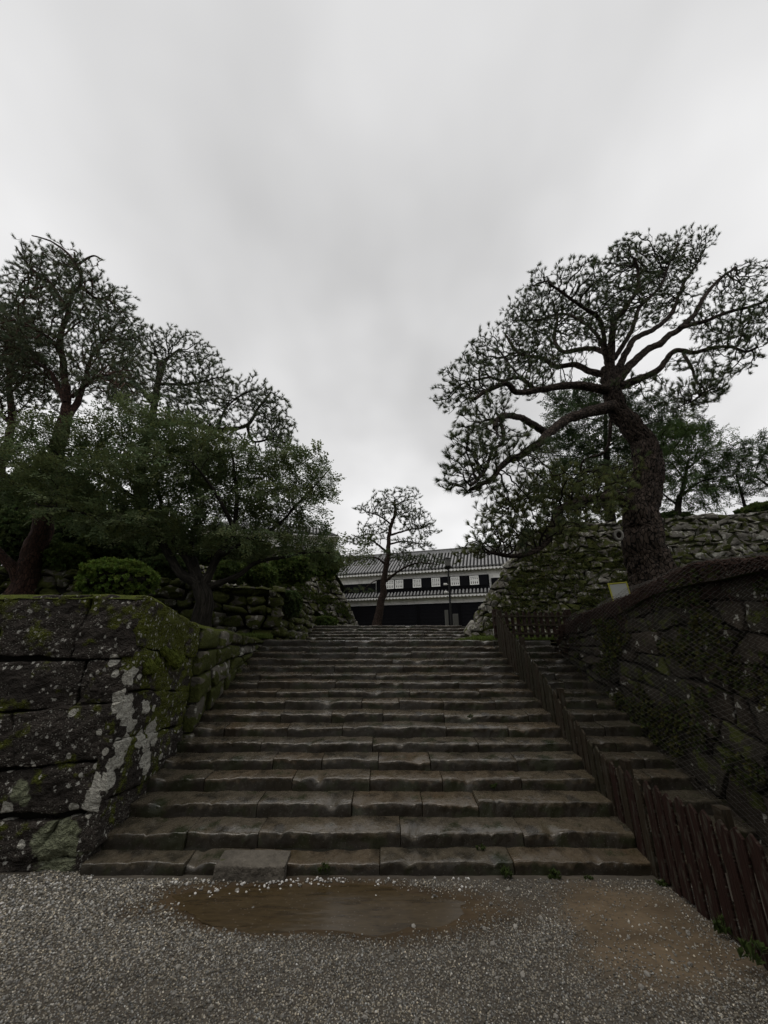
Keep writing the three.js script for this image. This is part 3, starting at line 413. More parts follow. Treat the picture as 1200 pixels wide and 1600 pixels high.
// ---------------------------------------------------------------- netted wall on the right
const pw = (L) => (x) => { if (x <= L[0][0]) return L[0][1]; for (let i = 1; i < L.length; i++) if (x <= L[i][0]) return lerp(L[i - 1][1], L[i][1], (x - L[i - 1][0]) / (L[i][0] - L[i - 1][0])); return L[L.length - 1][1]; };
const rwTop = pw([[1.2, 2.38], [3.0, 2.4], [3.5, 2.47], [3.9, 2.56], [4.4, 2.54], [5.15, 2.41], [6.15, 2.29], [7.2, 2.08], [7.55, 1.98], [7.7, 1.8]]), rwBot = (d) => Math.max(0, (d - 3.85) * 0.458 + 0.03), rwX = (d, y) => 3.28 + 0.1 * (y - rwBot(d)) + 0.05 * Math.max(0, d - 7.2) ** 2 * 4;
{
  const t = thing('retaining_wall', 'dark overgrown stone retaining wall right of the side steps', 'wall'), r = R(71);
  const O = { bulge: 0.012, back: 0.15, round: 0.05, pow: 3, rough: 0.035, tilt: 0.018, proud: 0.014, edge: 0.015 };
  for (const s of courses({ seed: 70, rows: split(9, R(5), 0.2), u0: () => 1.3, u1: () => 7.68, lo: 0, hi: 2.4, bot: (d) => rwBot(d) - 0.2, top: (d) => rwTop(d) - 0.02, slope: 0, jit: 0.06, freq: 1.9, wMin: 0.2, wMax: 0.6, lean: 0.09, gap: 0.008 })) mesh('stone', wallStone(s.q, O, (u, v, o) => V(rwX(u, v) - o, v, -u), s.seed, 6), M.dark[r.i(3)], t);
  mesh('wall_core', sheet(30, 2, (i, j) => { const d = 1.3 + i * 6.38, y = lerp(rwBot(d) - 0.2, rwTop(d) - 0.07, j); return [rwX(d, y) + 0.06, y, -d, i, j]; }), M.core, t);
  mesh('end_face', sheet(4, 6, (i, j) => { const y = 1.6 + j * 0.25; return [3.4 + i * 1.2, y, -7.68, i, j]; }), M.dark[0], t);
}
function tubes() { // collects tapered tubes into one geometry
  const p = [], n = [], t = [], ix = [];
  return {
    add(pts, rad, seg = 5, uvw = null, disp = null) {
      const N = pts.length, base = p.length / 3, T = new THREE.Vector3(), A = new THREE.Vector3(), B = new THREE.Vector3(); let len = 0;
      T.subVectors(pts[1], pts[0]).normalize(); A.set(Math.abs(T.y) < 0.9 ? 0 : 1, Math.abs(T.y) < 0.9 ? 1 : 0, 0); A.addScaledVector(T, -A.dot(T)).normalize();
      const rep = uvw ? Math.max(1, Math.round(2 * Math.PI * (typeof rad === 'number' ? rad : rad[0]) / uvw)) * uvw : 0.5;
      for (let i = 0; i < N; i++) {
        T.subVectors(pts[Math.min(N - 1, i + 1)], pts[Math.max(0, i - 1)]).normalize(); A.addScaledVector(T, -A.dot(T)).normalize(); B.crossVectors(T, A);
        if (i) len += pts[i].distanceTo(pts[i - 1]);
        const R0 = typeof rad === 'number' ? rad : rad[i];
        for (let k = 0; k <= seg; k++) {
          const a = (k % seg) / seg * Math.PI * 2, c = Math.cos(a), s = Math.sin(a), x = A.x * c + B.x * s, y = A.y * c + B.y * s, z = A.z * c + B.z * s; let q = R0;
          if (disp) q += disp(a, len, R0, i / (N - 1));
          p.push(pts[i].x + x * q, pts[i].y + y * q, pts[i].z + z * q); n.push(x, y, z); t.push(k / seg * rep, len);
        }
      }
      for (let i = 0; i < N - 1; i++) for (let k = 0; k < seg; k++) { const a = base + i * (seg + 1) + k, b = a + 1, c = a + seg + 1, d = c + 1; ix.push(a, b, d, a, d, c); }
      return this;
    },
    geo(recalc) { const g = new THREE.BufferGeometry(); g.setAttribute('position', new THREE.Float32BufferAttribute(p, 3)); g.setAttribute('normal', new THREE.Float32BufferAttribute(n, 3)); g.setAttribute('uv', new THREE.Float32BufferAttribute(t, 2)); g.setIndex(ix); if (recalc) g.computeVertexNormals(); return g; },
    get count() { return ix.length / 3; },
  };
}
const drape = (d, s, off) => { const y = Math.min(s, rwTop(d) + off), b = Math.max(0, s - rwTop(d) - off); return V(rwX(d, y) - off * 1.1 + b, y + 0.03 * n3(d * 3, s * 3, 5) * (b > 0 ? 1 : 0), -d); };
{
  const tb = tubes(), P = 0.056;
  for (let k = 0; k < 94; k++) { const pts = []; for (let i = 0; i < 110; i++) { const d0 = 1.7 + k * P, s = rwBot(d0) + 0.02 + i * P * 0.45; if (s > rwTop(d0) + 0.5) break; pts.push(drape(d0 + (i % 2 ? 0.5 : -0.5) * P * 1.02 + 0.06 * n3(d0 * 1.1, s * 1.3, 8), s + 0.05 * n3(d0 * 1.4, s, 4), 0.085 + 0.05 * n3(d0 * 2, s * 2, 1))); } tb.add(pts, 0.002, 3); }
  const t = thing('wire_netting', 'grey diamond wire netting hung over the overgrown wall on the right', 'netting'); mesh('wire', tb.geo(), mat({ color: col(0.13, 0.12, 0.11), roughness: 0.6, metalness: 0.2 }), t);
}
{
  const tb = tubes(), r = R(72);
  for (let i = 0; i < 3600; i++) { // mat of dry runners over the coping
    const d = r() < 0.35 ? r.r(2.2, 4.2) : r.r(3.2, 7.6), dr = r() * r() * (0.13 + 0.35 * n3(d * 1.7, 3.3, 1)) + (r() < 0.06 ? r() * 0.5 : 0), pts = []; if (n3(d * 2.6, 9.1, 4) < -0.1 - 0.3 * r()) continue; let a = r.r(-0.5, 0.5) + (r() < 0.5 ? Math.PI : 0), s = rwTop(d) + 0.07 - dr; const L = r.r(0.12, 0.4), off = r.r(0.0, 0.04 + 0.07 * r() * Math.max(0, n3(d * 3, 1, 6) + 0.3)); let dd = d;
    for (let k = 0; k < 6; k++) { pts.push(drape(clamp(dd, 1.3, 7.65), s + (r() < 0.2 ? 0.25 * r() : 0), off + r.r(-0.012, 0.012))); dd += Math.cos(a) * L / 5; s += Math.sin(a) * L / 9 - 0.006; a += r.r(-0.7, 0.7); }
    tb.add(pts, r.r(0.002, 0.006), 3);
  }
  tag(mesh('dried_vine', tb.geo(), mat({ color: col(0.05, 0.03, 0.024), roughness: 0.9 })), 'reddish brown mat of dry vines along the coping of the netted wall', 'vine', null, 'stuff');
}

// ---------------------------------------------------------------- picket fences
const picketGeo = (w, h, th, seed) => { const r = R(seed), s = new THREE.Shape(), a = w / 2 - 0.003, c = r.r(-0.06, 0.06) * w, b = 0.003; s.moveTo(-a, b); s.lineTo(a, b); s.lineTo(a, h - w * 0.42); s.lineTo(c, h); s.lineTo(-a, h - w * 0.5); s.lineTo(-a, b); const g = new THREE.ExtrudeGeometry(s, { depth: th - 0.006, bevelEnabled: true, bevelThickness: 0.003, bevelSize: 0.003, bevelSegments: 1 }); g.translate(0, 0, -th / 2 + 0.003); const uv = g.attributes.uv, o = r() * 3; for (let i = 0; i < uv.count; i++) uv.setXY(i, uv.getX(i) + o, uv.getY(i) + o); return g; };
{
  const t = thing('picket_fence', 'weathered brown picket fence running down the right side of the main stairs', 'fence'), r = R(80);
  const top = pw([[1.5, 0.69], [3.79, 0.67], [4.3, 0.72], [4.55, 0.8], [5.25, 1.17], [5.84, 1.55], [7.55, 2.43]]), bot = (d) => d < 3.9 ? 0.0 : Math.max(0, (d - 3.95) * 0.47);
  let k = 0;
  for (let d = 1.9; d < 7.6; d += 0.122, k++) {
    const y0 = bot(d) + r.r(-0.01, 0.02), h = top(d) - y0 + r.r(-0.012, 0.012), m = mesh('picket', picketGeo(r.r(0.084, 0.094), h, 0.02, 900 + k), M.fence[d < 4.4 ? (r() < 0.75 ? 0 : 1) : 1 + r.i(2)], t);
    m.position.set(2.2 + r.r(-0.006, 0.006), y0, -d); m.rotation.set(r.r(-0.012, 0.012), Math.PI / 2 + r.r(-0.04, 0.04), r.r(-0.012, 0.012));
  }
  const rail = (d0, y0, d1, y1, x) => { const L = Math.hypot(d1 - d0, y1 - y0), m = mesh('rail', box(0.032, 0.062, L, 0, 0, 0, 0.004), M.fence[1], t); m.position.set(x, (y0 + y1) / 2, -(d0 + d1) / 2); m.rotation.x = Math.atan2(y1 - y0, d1 - d0); };
  for (const h of [0.16, 0.5]) { rail(1.6, h, 4.2, h + 0.01, 2.228); }
  for (const h of [0.12, 0.34]) rail(4.24, bot(4.24) + h + 0.04, 7.6, bot(7.6) + h, 2.228);
  for (const d of [2.0, 3.06, 4.12, 5.32, 6.5, 7.62]) { const h = top(d) + 0.04 - bot(d), m = mesh('post', box(0.075, h, 0.075, 0, h / 2, 0, 0.006), M.fence[1], t); m.position.set(2.282, bot(d), -d); }
  const c = thing('picket_fence', 'dark picket fence closing the top of the side steps beneath the rampart', 'fence'), y0 = 1.95;
  for (let x = 2.3, i = 0; x < 5.4; x += 0.121, i++) { const m = mesh('picket', picketGeo(r.r(0.062, 0.074), 0.5 + r.r(-0.015, 0.02), 0.02, 1300 + i), M.fence[0], c); m.position.set(x, y0 + 0.02, -8.0 + r.r(-0.004, 0.004)); m.rotation.set(0, r.r(-0.04, 0.04), r.r(-0.02, 0.02)); }
  for (const h of [0.09, 0.26, 0.43]) { const m = mesh('rail', box(3.1, 0.04, 0.03, 0, 0, 0, 0.004), M.fence[1], c); m.position.set(3.82, y0 + h, -7.974); }
  for (const x of [2.33, 3.86, 5.3]) { const m = mesh('post', box(0.1, 0.58, 0.09, 0, 0.29, 0, 0.006), M.fence[0], c); m.position.set(x, y0, -8.06); }
}
{ // small notice board with a yellow frame behind the coping
  const t = thing('notice_board', 'small grey notice board in a yellow frame behind the netted wall', 'sign', V(4.7, 2.57, -7.45)); t.rotation.set(-0.1, -0.3, 0.02);
  const y = mat({ color: col(0.42, 0.4, 0.06), roughness: 0.5 });
  mesh('panel', box(0.3, 0.36, 0.012, 0, 0.22, 0, 0.002), mat({ color: col(0.4, 0.41, 0.39), roughness: 0.5 }), t);
  for (const x of [-0.16, 0.16]) mesh('frame', box(0.024, 0.43, 0.03, x, 0.22, 0, 0.003), y, t);
  for (const h of [0.022, 0.418]) mesh('frame', box(0.292, 0.024, 0.028, 0, h, 0, 0.003), y, t);
  for (const x of [-0.1, 0.1]) mesh('leg', box(0.02, 0.5, 0.02, x, -0.2, -0.022, 0.002), M.iron, t);
}
{ const t = thing('marker_post', 'little white marker post at the upper end of the picket fence', 'post', V(2.62, 1.93, -9.2)); mesh('shaft', box(0.06, 0.24, 0.06, 0, 0.12, 0, 0.008), M.whitePaint, t); mesh('cap', box(0.07, 0.03, 0.07, 0, 0.256, 0, 0.01), M.whitePaint, t); }

// ---------------------------------------------------------------- gate building
{
  const t = thing('gate_building', 'long castle gate house with white plaster bands above black boards, beyond the stairs', 'building', V(-3.8, 0, -33)); t.rotation.y = -17.5 * Math.PI / 180;
  const x0 = -7, x1 = 20, W = x1 - x0, xc = (x0 + x1) / 2;
  mesh('wall', box(W, 7.9, 4.6, xc, 4.3, -2.45, 0.02), M.plaster, t);
  mesh('lower_wall', box(W, 2.86, 0.12, xc, 2.49 + 1.4, -0.06, 0.01), M.black, t);
  for (let k = 0; k < 10; k++) { const m = mesh('board', box(W, 0.27, 0.03, 0, 0, 0, 0.006), M.blackBoard, t); m.position.set(xc, 2.62 + k * 0.272, 0.03); m.rotation.x = -0.07; }
  for (const x of [-3, 0.4, 3.6, 6.9, 10.2, 13.4, 16.5]) mesh('post', box(0.24, 2.8, 0.1, x, 3.86, 0.07, 0.01), M.black, t);
  // black bay with white barred windows
  mesh('bay', box(9.3, 1.08, 0.3, 8.0, 6.86, 0.0, 0.012), M.black, t); mesh('bay_side', box(10.2, 0.86, 0.1, -1.9, 6.79, -0.11, 0.01), M.blackBoard, t); mesh('bay_side', box(7, 0.78, 0.1, 16.3, 6.74, -0.11, 0.01), M.blackBoard, t);
  const bars = []; for (let i = 0; i < 5; i++) bars.push(box(0.085, 0.72, 0.05, -0.31 + i * 0.155, 0, 0, 0.008)); for (const h of [-0.32, -0.02, 0.02, 0.17, 0.32]) bars.push(box(0.7, h === 0.17 ? 0.05 : 0.1, 0.045, 0, h, 0.0015, 0.006)); for (const h of [-0.13]) bars.push(box(0.7, 0.04, 0.044, 0, h, 0.001, 0.006));
  const lat = merge(bars), pane = box(0.7, 0.72, 0.02, 0, 0, -0.03, 0.003);
  for (const x of [4.58, 5.37, 6.9, 8.46, 10.02, 11.52]) { const w = mesh('window', pane, M.black, t); w.position.set(x, 6.98, 0.19); const l = mesh('lattice', lat, M.whitePaint, w); mesh('frame', merge([box(0.76, 0.03, 0.07, 0, 0.375, 0), box(0.76, 0.03, 0.07, 0, -0.375, 0)]), M.black, w); }
  for (const x of [4.975, 6.13, 7.68, 9.24, 10.77, 12.2]) mesh('shutter', box(x === 4.975 ? 0.05 : 0.66, 0.8, 0.035, x, 6.97, 0.17, 0.008), M.blackBoard, t);
  // small roof between the storeys and the main roof: pan sheet, rolls, round ends, white eaves
  const roof = (name, yE, zE, yR, zR, pitch, rad) => {
    const L = Math.hypot(yR - yE, zE - zR), a = Math.atan2(yR - yE, zE - zR);
    const p = mesh(name, box(W + 0.8, 0.08, L, 0, 0, 0, 0.01), M.tilePan, t); p.position.set(xc, (yE + yR) / 2, (zE + zR) / 2); p.rotation.x = a;
    const roll = new THREE.CylinderGeometry(rad, rad, L + 0.04, 8, 6); roll.rotateX(Math.PI / 2); const end = new THREE.CylinderGeometry(rad * 1.2, rad * 1.2, 0.05, 10); end.rotateX(Math.PI / 2); end.translate(0, 0, L / 2 + 0.04);
    const g = merge([roll, end]); { const q = g.attributes.position; for (let i = 0; i < q.count; i++) q.setY(i, q.getY(i) + 0.006 * Math.sin(q.getZ(i) * 26)); g.computeVertexNormals(); }
    for (let x = x0 - 0.3; x < x1 + 0.3; x += pitch) { const m = mesh('tile_roll', g, M.tile, p); m.position.set(x - xc, 0.06, 0); }
    return p;
  };
  roof('main_roof', 8.0, 0.5, 9.98, -2.4, 0.28, 0.075); roof('lower_roof', 5.94, 0.45, 6.34, -0.05, 0.28, 0.07);
  { const b = mesh('rear_roof', box(W + 0.8, 0.1, 3.9, 0, 0, 0), M.tilePan, t); b.position.set(xc, 8.98, -3.98); b.rotation.x = -0.565; }
  mesh('ridge', merge([box(W + 0.8, 0.34, 0.34, xc, 10.12, -2.4, 0.03), box(W + 0.9, 0.09, 0.46, xc, 10.3, -2.4, 0.03)]), M.tile, t);
  for (const [y, z] of [[7.88, 0.22], [5.84, 0.2]]) { mesh('eaves', box(W + 0.6, 0.1, 0.42, xc, y, z, 0.01), M.plaster, t); const s = []; for (let x = x0; x < x1; x += 0.28) { const c = new THREE.CylinderGeometry(0.11, 0.11, 0.05, 8); c.rotateX(Math.PI / 2); c.translate(x, y - 0.02, z + 0.24); s.push(c); } mesh('eave_scallop', merge(s), M.plaster, t); }
}
{ // white turret wall and roof glimpsed through the maple
  const t = thing('castle_turret', 'white plastered castle building with a dark tiled roof glimpsed through the maple', 'building', V(-7.6, 6.6, -24)); t.rotation.y = 0.2;
  mesh('wall', box(7.4, 2.5, 4.6, 0, 1.25, -2, 0.02), M.plaster, t); mesh('window', box(0.7, 0.6, 0.08, 0.6, 1.3, 0.3, 0.01), M.black, t); mesh('window', box(0.7, 0.6, 0.08, -1.6, 1.3, 0.3, 0.01), M.black, t);
  const r = mesh('roof', sheet(1, 1, (i, j) => [lerp(-4.5, 4.5, i) * (1 - 0.3 * j), 2.35 + j * 1.5, 1.1 - j * 3.1, i * 9, j * 3]), M.tilePan, t); mesh('roof', sheet(1, 1, (i, j) => [4.5 - 1.35 * j, 2.35 + j * 1.5, lerp(1.1, -5.1, i) * (1 - j) - 2 * j, i * 6, j * 3]), M.tilePan, t); mesh('roof', sheet(1, 1, (i, j) => [lerp(-4.5, 4.5, i) * (1 - 0.3 * j), 2.35 + j * 1.5, -5.1 + j * 3.1, i * 9, j * 3]), M.tilePan, t);
  for (let k = 0; k < 30; k++) { const L = 3.4, m = mesh('tile_roll', new THREE.CylinderGeometry(0.07, 0.07, L, 6), M.tile, r); m.position.set(-3.3 + k * 0.228, 3.16, -0.4); m.rotation.x = -1.12; }
  mesh('eaves', box(9, 0.1, 6.1, 0, 2.3, -2, 0.01), M.plaster, t);
}
{ // lamp post with a box lantern and two small floodlights
  const t = thing('lamp_post', 'slim dark lamp post with a box lantern in front of the gate', 'street lamp', V(2.44, 2.48, -14)), cyl = (a, b, h, y) => { const g = new THREE.CylinderGeometry(a, b, h, 12); g.translate(0, y + h / 2, 0); return g; };
  mesh('pole', merge([cyl(0.03, 0.042, 2.2, 0), cyl(0.06, 0.07, 0.12, 0)]), M.iron, t);
  mesh('collar', merge([cyl(0.15, 0.13, 0.05, 2.2), cyl(0.06, 0.06, 0.06, 2.14)]), M.iron, t); mesh('lantern', box(0.2, 0.3, 0.2, 0, 2.41, 0, 0.02), M.greyPaint, t); mesh('cap', cyl(0.03, 0.15, 0.07, 2.56), M.iron, t);
  for (const [s, h] of [[-1, 1.58], [-1, 1.28]]) { const a = mesh('floodlight', merge([box(0.12, 0.07, 0.1, s * 0.14, h, 0.03, 0.015), box(0.12, 0.02, 0.02, s * 0.05, h, 0, 0.003)]), M.whitePaint, t); }
  const c = thing('utility_cabinet', 'tall grey utility cabinet right of the lamp post foot', 'cabinet', V(2.66, 2.47, -14.3)); mesh('body', box(0.18, 0.52, 0.16, 0, 0.28, 0, 0.008), M.greyPaint, c); mesh('door', box(0.15, 0.44, 0.012, 0, 0.28, 0.085, 0.003), M.greyPaint, c); mesh('plinth', box(0.2, 0.04, 0.18, 0, 0.02, 0, 0.004), M.iron, c);
  const d = thing('utility_cabinet', 'narrow grey box standing left of the lamp post foot', 'cabinet', V(2.38, 2.47, -14.6)); mesh('body', box(0.12, 0.62, 0.1, 0, 0.4, 0, 0.006), M.greyPaint, d); mesh('leg', box(0.05, 0.1, 0.05, 0, 0.05, 0, 0.004), M.iron, d);
}

{ // unseen gate, added behind the camera to shut off sky light and darken the risers
  const t = thing('added_castle_gate', 'unseen timber castle gate added behind the viewpoint to shut off the sky', 'gate', V(0, 0, 7.5));
  mesh('wall', box(9, 4.2, 0.5, -8.5, 2.1, 0, 0.02), M.blackBoard, t); mesh('wall', box(9, 4.2, 0.5, 8.5, 2.1, 0, 0.02), M.blackBoard, t);
  for (const x of [-3.9, -1.4, 1.4, 3.9]) mesh('post', box(0.55, 4.2, 0.6, x, 2.1, 0, 0.03), M.blackBoard, t);
  mesh('lintel', box(26, 0.6, 0.8, 0, 4.5, 0, 0.03), M.blackBoard, t); mesh('upper_wall', box(26, 3.4, 5, 0, 6.5, 2.2, 0.03), M.blackBoard, t); mesh('plaster_band', box(26, 0.7, 0.1, 0, 7.75, -0.36, 0.02), M.plaster, t);
  const p = mesh('roof', box(28, 0.2, 5, 0, 0, 0, 0.02), M.tilePan, t); p.position.set(0, 9.4, 0.4); p.rotation.x = -0.6; const q = mesh('roof', box(28, 0.2, 5, 0, 0, 0, 0.02), M.tilePan, t); q.position.set(0, 9.4, 4.5); q.rotation.x = 0.6;
  for (const s of [-1, 1]) { const d = mesh('door', box(1.2, 4, 0.14, s * 3.3, 2.02, 0.7, 0.02), M.blackBoard, t); d.rotation.y = 0; }
}
// ---------------------------------------------------------------- trees
const leafMat = (r, g, b, tr = 0.3) => mat({ color: col(r, g, b), roughness: 0.85, transmission: tr, thickness: 0, specularIntensity: 0.25 });
function tuftGeo(seed, n, len, w, spread) { // pine needle fan
  const r = R(seed), p = [], t = [], ix = [];
  for (let i = 0; i < n; i++) {
    const a = r() * 6.283, e = Math.acos(lerp(1, Math.cos(spread), r())), L = len * r.r(0.7, 1.1), dx = Math.sin(e) * Math.cos(a), dz = Math.sin(e) * Math.sin(a), dy = Math.cos(e), b = r() * len * 0.35, sx = -Math.sin(a), sz = Math.cos(a), o = p.length / 3;
    p.push(sx * w, b, sz * w, -sx * w, b, -sz * w, dx * L, b + dy * L, dz * L); t.push(0, 0, 1, 0, 0.5, 1); ix.push(o, o + 1, o + 2);
  }
  return geoOf(p, t, ix);
}
function sprayGeo(seed, n, len, leaf, flat) { // a flat twig of small pointed leaves along +y, its face to +z
  const r = R(seed), p = [], t = [], ix = [], u = new THREE.Vector3(), s = new THREE.Vector3();
  for (let i = 0; i < n; i++) {
    const y = len * (0.1 + 0.9 * i / n), side = i % 2 ? 1 : -1, a = side * r.r(0.5, 1.35), L = leaf * r.r(0.7, 1.2), x = side * r.r(0, len * 0.3), z = r.r(-flat, flat) * len;
    u.set(Math.sin(a), Math.cos(a), r.r(-0.5, 0.3)).normalize(); s.set(Math.cos(a), -Math.sin(a), r.r(-0.5, 0.5)).normalize(); const o = p.length / 3;
    const q = (f, g) => p.push(x + u.x * L * f + s.x * L * g, y + u.y * L * f + s.y * L * g, z + u.z * L * f + s.z * L * g);
    q(0, 0); q(0.45, 0.36); q(1, 0); q(0.45, -0.36); t.push(0, 0, 1, 0, 1, 1, 0, 1); ix.push(o, o + 1, o + 2, o, o + 2, o + 3);
  }
  return geoOf(p, t, ix);
}
const pineTuft = [0, 1, 2].map((k) => tuftGeo(200 + k, 36, 0.115, 0.0028, 0.85 + 0.15 * k));
const leafSpray = [0, 1, 2].map((k) => sprayGeo(210 + k, 26, 0.27, 0.048, 0.1));
const limb = (px, d0, d1) => px.map(([x, y], i) => at(x, y, lerp(d0, d1, i / (px.length - 1))));
const blob = (px, py, rx, ry, d, n, rz) => ({ c: at(px, py, d), r: [rx * metres(py, d), ry * metres(py, d), rz || Math.max(rx, ry) * metres(py, d)], n });
function growTree(o) {
  const t = thing(o.name, o.label, o.category, V(0, 0, 0), o.group), r = R(o.seed), nodes = [], S = o.step;
  // drawn limbs
  o.limbs.forEach((l, li) => {
    const curve = new THREE.CatmullRomCurve3(l.pts, false, 'centripetal'), L = curve.getLength(), n = Math.max(4, Math.round(L / S)); let par = -1, start = 0;
    if (li) { let b = 1e9; nodes.forEach((q, i) => { const e = q.p.distanceToSquared(l.pts[0]); if (e < b) { b = e; par = i; } }); }
    const fine = Math.max(12, Math.round(L / (l.r0 * (li ? Math.max(0.3, o.fine || 0.6) : o.fine || 0.6)))), P = curve.getSpacedPoints(fine), rad = P.map((_, i) => lerp(l.r0, l.r1, Math.pow(i / fine, 0.8)) * (1 + (li ? 0 : (o.flare || 0) * Math.exp(-i / fine * L / 0.35))));
    if (!li && par < 0) { const b = P[0].clone(); }
    const wob = l.wob ?? 0.25; P.forEach((q, i) => { const k = Math.min(1, i / fine * 6) * l.r0 * wob; q.x += k * 1.6 * n3(i / fine * L * 2.2, li * 3.1, 1); q.y += k * 1.6 * n3(i / fine * L * 2.2, li * 3.1, 5); q.z += k * n3(i / fine * L * 2.2, li * 3.1, 9); });
    const seg = Math.max(7, li === 0 && o.seg > 100 ? o.seg : Math.min(30, o.seg || 26, Math.round(l.r0 * 90))), tb = tubes();
    tb.add(P, rad, seg, 0.5, (a, len, R0, f) => R0 * (0.2 * n3(Math.cos(a) * 1.6 + li * 7, Math.sin(a) * 1.6, len * 1.3 / Math.max(0.06, R0) * 0.3) + 0.12 * n3(Math.cos(a) * 5, Math.sin(a) * 5 + li, len * 7)) + (o.bark ? o.bark(a, len, R0) : 0));
    mesh(li === 0 || l.trunk ? 'trunk' : 'branch', tb.geo(true), o.mat, t);
    const N = curve.getSpacedPoints(n); N.forEach((q, i) => { if (i === 0 && par >= 0) return; nodes.push({ p: q, par, limb: true, r: lerp(l.r0, l.r1, i / n), kids: 0, dead: li === 0 && i < n * (o.bare || 0.5) || i < n * (l.bare || 0) }); par = nodes.length - 1; });
  });
  // attractors
  const A = []; for (const b of o.blobs) { const pads = []; for (let i = 0; i < b.n * (o.mul || 1); i++) { let x, y, z, m; do { x = r.r(-1, 1); y = r.r(-1, 1); z = r.r(-1, 1); m = x * x + y * y + z * z; } while (m > 1); if (o.shell && r() < o.shell) { const k = 1 / Math.sqrt(m); const f = r.r(0.75, 1); x *= k * f; y *= k * f; z *= k * f; } const q = V(b.c.x + x * b.r[0] * (o.fit || 1), b.c.y + y * b.r[1] * (o.fit || 1), b.c.z + z * b.r[2]); if (o.pad) { if (i % o.pad[2] === 0) pads.push(q); else { const c = pads[pads.length - 1 - (r() < 0.2 && pads.length > 1 ? 1 : 0)], a = r() * 6.283, h = Math.sqrt(r()) * o.pad[0]; q.set(c.x + Math.cos(a) * h, c.y + r.r(-1, 1) * o.pad[1] + 0.25 * (o.pad[0] - h) * o.pad[1], c.z + Math.sin(a) * h); } } A.push({ p: q, near: -1, d: 1e9 }); } }
  const D2 = o.D * o.D, K2 = o.kill * o.kill; let live = A, from = 0; const dirs = new Map();
  for (let it = 0; it < (o.iter || 70) && live.length; it++) {
    for (const a of live) for (let i = from; i < nodes.length; i++) { const q = nodes[i]; if (q.dead) continue; const dx = a.p.x - q.p.x, dy = a.p.y - q.p.y, dz = a.p.z - q.p.z, e = dx * dx + dy * dy + dz * dz; if (e < a.d) { a.d = e; a.near = i; } }
    from = nodes.length; dirs.clear(); const keep = [];
    for (const a of live) { if (a.d < K2) continue; keep.push(a); if (a.d > D2) continue; let v = dirs.get(a.near); if (!v) dirs.set(a.near, v = V(0, 0, 0)); v.addScaledVector(V().subVectors(a.p, nodes[a.near].p).normalize(), 1); }
    live = keep; if (!dirs.size) break;
    for (const [i, v] of dirs) { const q = nodes[i]; if (q.kids > 3) continue; v.normalize(); v.x += r.r(-1, 1) * o.wild; v.y += r.r(-1, 1) * o.wild + (o.lift || 0); v.z += r.r(-1, 1) * o.wild; v.normalize(); q.kids++; nodes.push({ p: q.p.clone().addScaledVector(v, S * r.r(0.8, 1.15)), par: i, limb: false, kids: 0, r: 0, v: v.clone() }); }
  }
  // radii
  const E = o.pipe || 2.3, acc = new Float64Array(nodes.length), ch = nodes.map(() => []); for (let i = nodes.length - 1; i >= 0; i--) { const q = nodes[i]; if (!q.limb) { q.r = ch[i].length ? Math.pow(acc[i], 1 / E) : o.tip; if (nodes[q.par].limb) q.r = Math.min(q.r, nodes[q.par].r * 0.8); } if (q.par >= 0) { acc[q.par] += Math.pow(q.limb ? 0 : q.r, E); ch[q.par].push(i); } }
  const tb = tubes();
  nodes.forEach((q, i) => { // chains
    if (q.limb) return; const P0 = nodes[q.par], main = P0.limb ? -1 : ch[q.par].reduce((b, c) => nodes[c].r > nodes[b].r ? c : b, ch[q.par][0]);
    if (main === i) return; const pts = [P0.p], rad = [q.r * 1.15]; let k = i;
    for (;;) { pts.push(nodes[k].p); rad.push(nodes[k].r); const c = ch[k]; if (!c.length) break; k = c.reduce((b, e) => nodes[e].r > nodes[b].r ? e : b, c[0]); }
    tb.add(pts, rad, q.r > 0.03 ? 7 : q.r > 0.012 ? 5 : 3, 0.5);
  });
  if (tb.count) tag(mesh('twigs', tb.geo(), o.twigMat || o.mat, t), null, null, null, 'stuff');
  // foliage
  const L = o.leaf, sets = L.geo.map(() => []), cols = L.geo.map(() => []), up = V(0, 1, 0), Q = new THREE.Quaternion(), Q2 = new THREE.Quaternion(), d = V(), B = new THREE.Matrix4(), X = V(), Z = V();
  const put = (p, v) => {
    const k = r.i(L.geo.length), s = L.size * r.r(0.5, 1.35); d.copy(v); d.x += r.r(-1, 1) * L.jit; d.z += r.r(-1, 1) * L.jit; d.y += r.r(-1, 1) * L.jit + L.up; d.normalize();
    if (L.flat) { Z.set(r.r(-1, 1) * L.flat, 1, r.r(-1, 1) * L.flat); Z.addScaledVector(d, -Z.dot(d)).normalize(); X.crossVectors(d, Z); B.makeBasis(X, d, Z); B.scale(V(s, s, s)); B.setPosition(p); sets[k].push(B.clone()); }
    else { Q.setFromUnitVectors(up, d); Q2.setFromAxisAngle(d, r() * 6.28); Q2.multiply(Q); sets[k].push(new THREE.Matrix4().compose(p, Q2, V(s, s, s))); }
    const c = r.r(0.65, 1.35), h = r.r(-0.12, 0.12) ; const w = L.tint ? L.tint(p) : 0, e = c * (1 + 0.55 * w); cols[k].push(col(e * (1 + h + 0.1 * w), e, e * (1 - h - 0.25 * w)));
  };
  nodes.forEach((q, i) => { if (q.limb || q.r > L.maxR) return; const n = ch[i].length ? L.side : L.tip; for (let k = 0; k < n; k++) if (n - k >= 1 || r() < n - k) { const f = k ? r() : 0; put(V(lerp(q.p.x, nodes[q.par].p.x, f), lerp(q.p.y, nodes[q.par].p.y, f), lerp(q.p.z, nodes[q.par].p.z, f)), q.v); } });
  L.geo.forEach((g, k) => { if (sets[k].length) tag(inst(k ? 'crown_' + String(k).padStart(3, '0') : 'crown', g, L.mat, sets[k], cols[k], t), null, null, null, 'stuff'); });
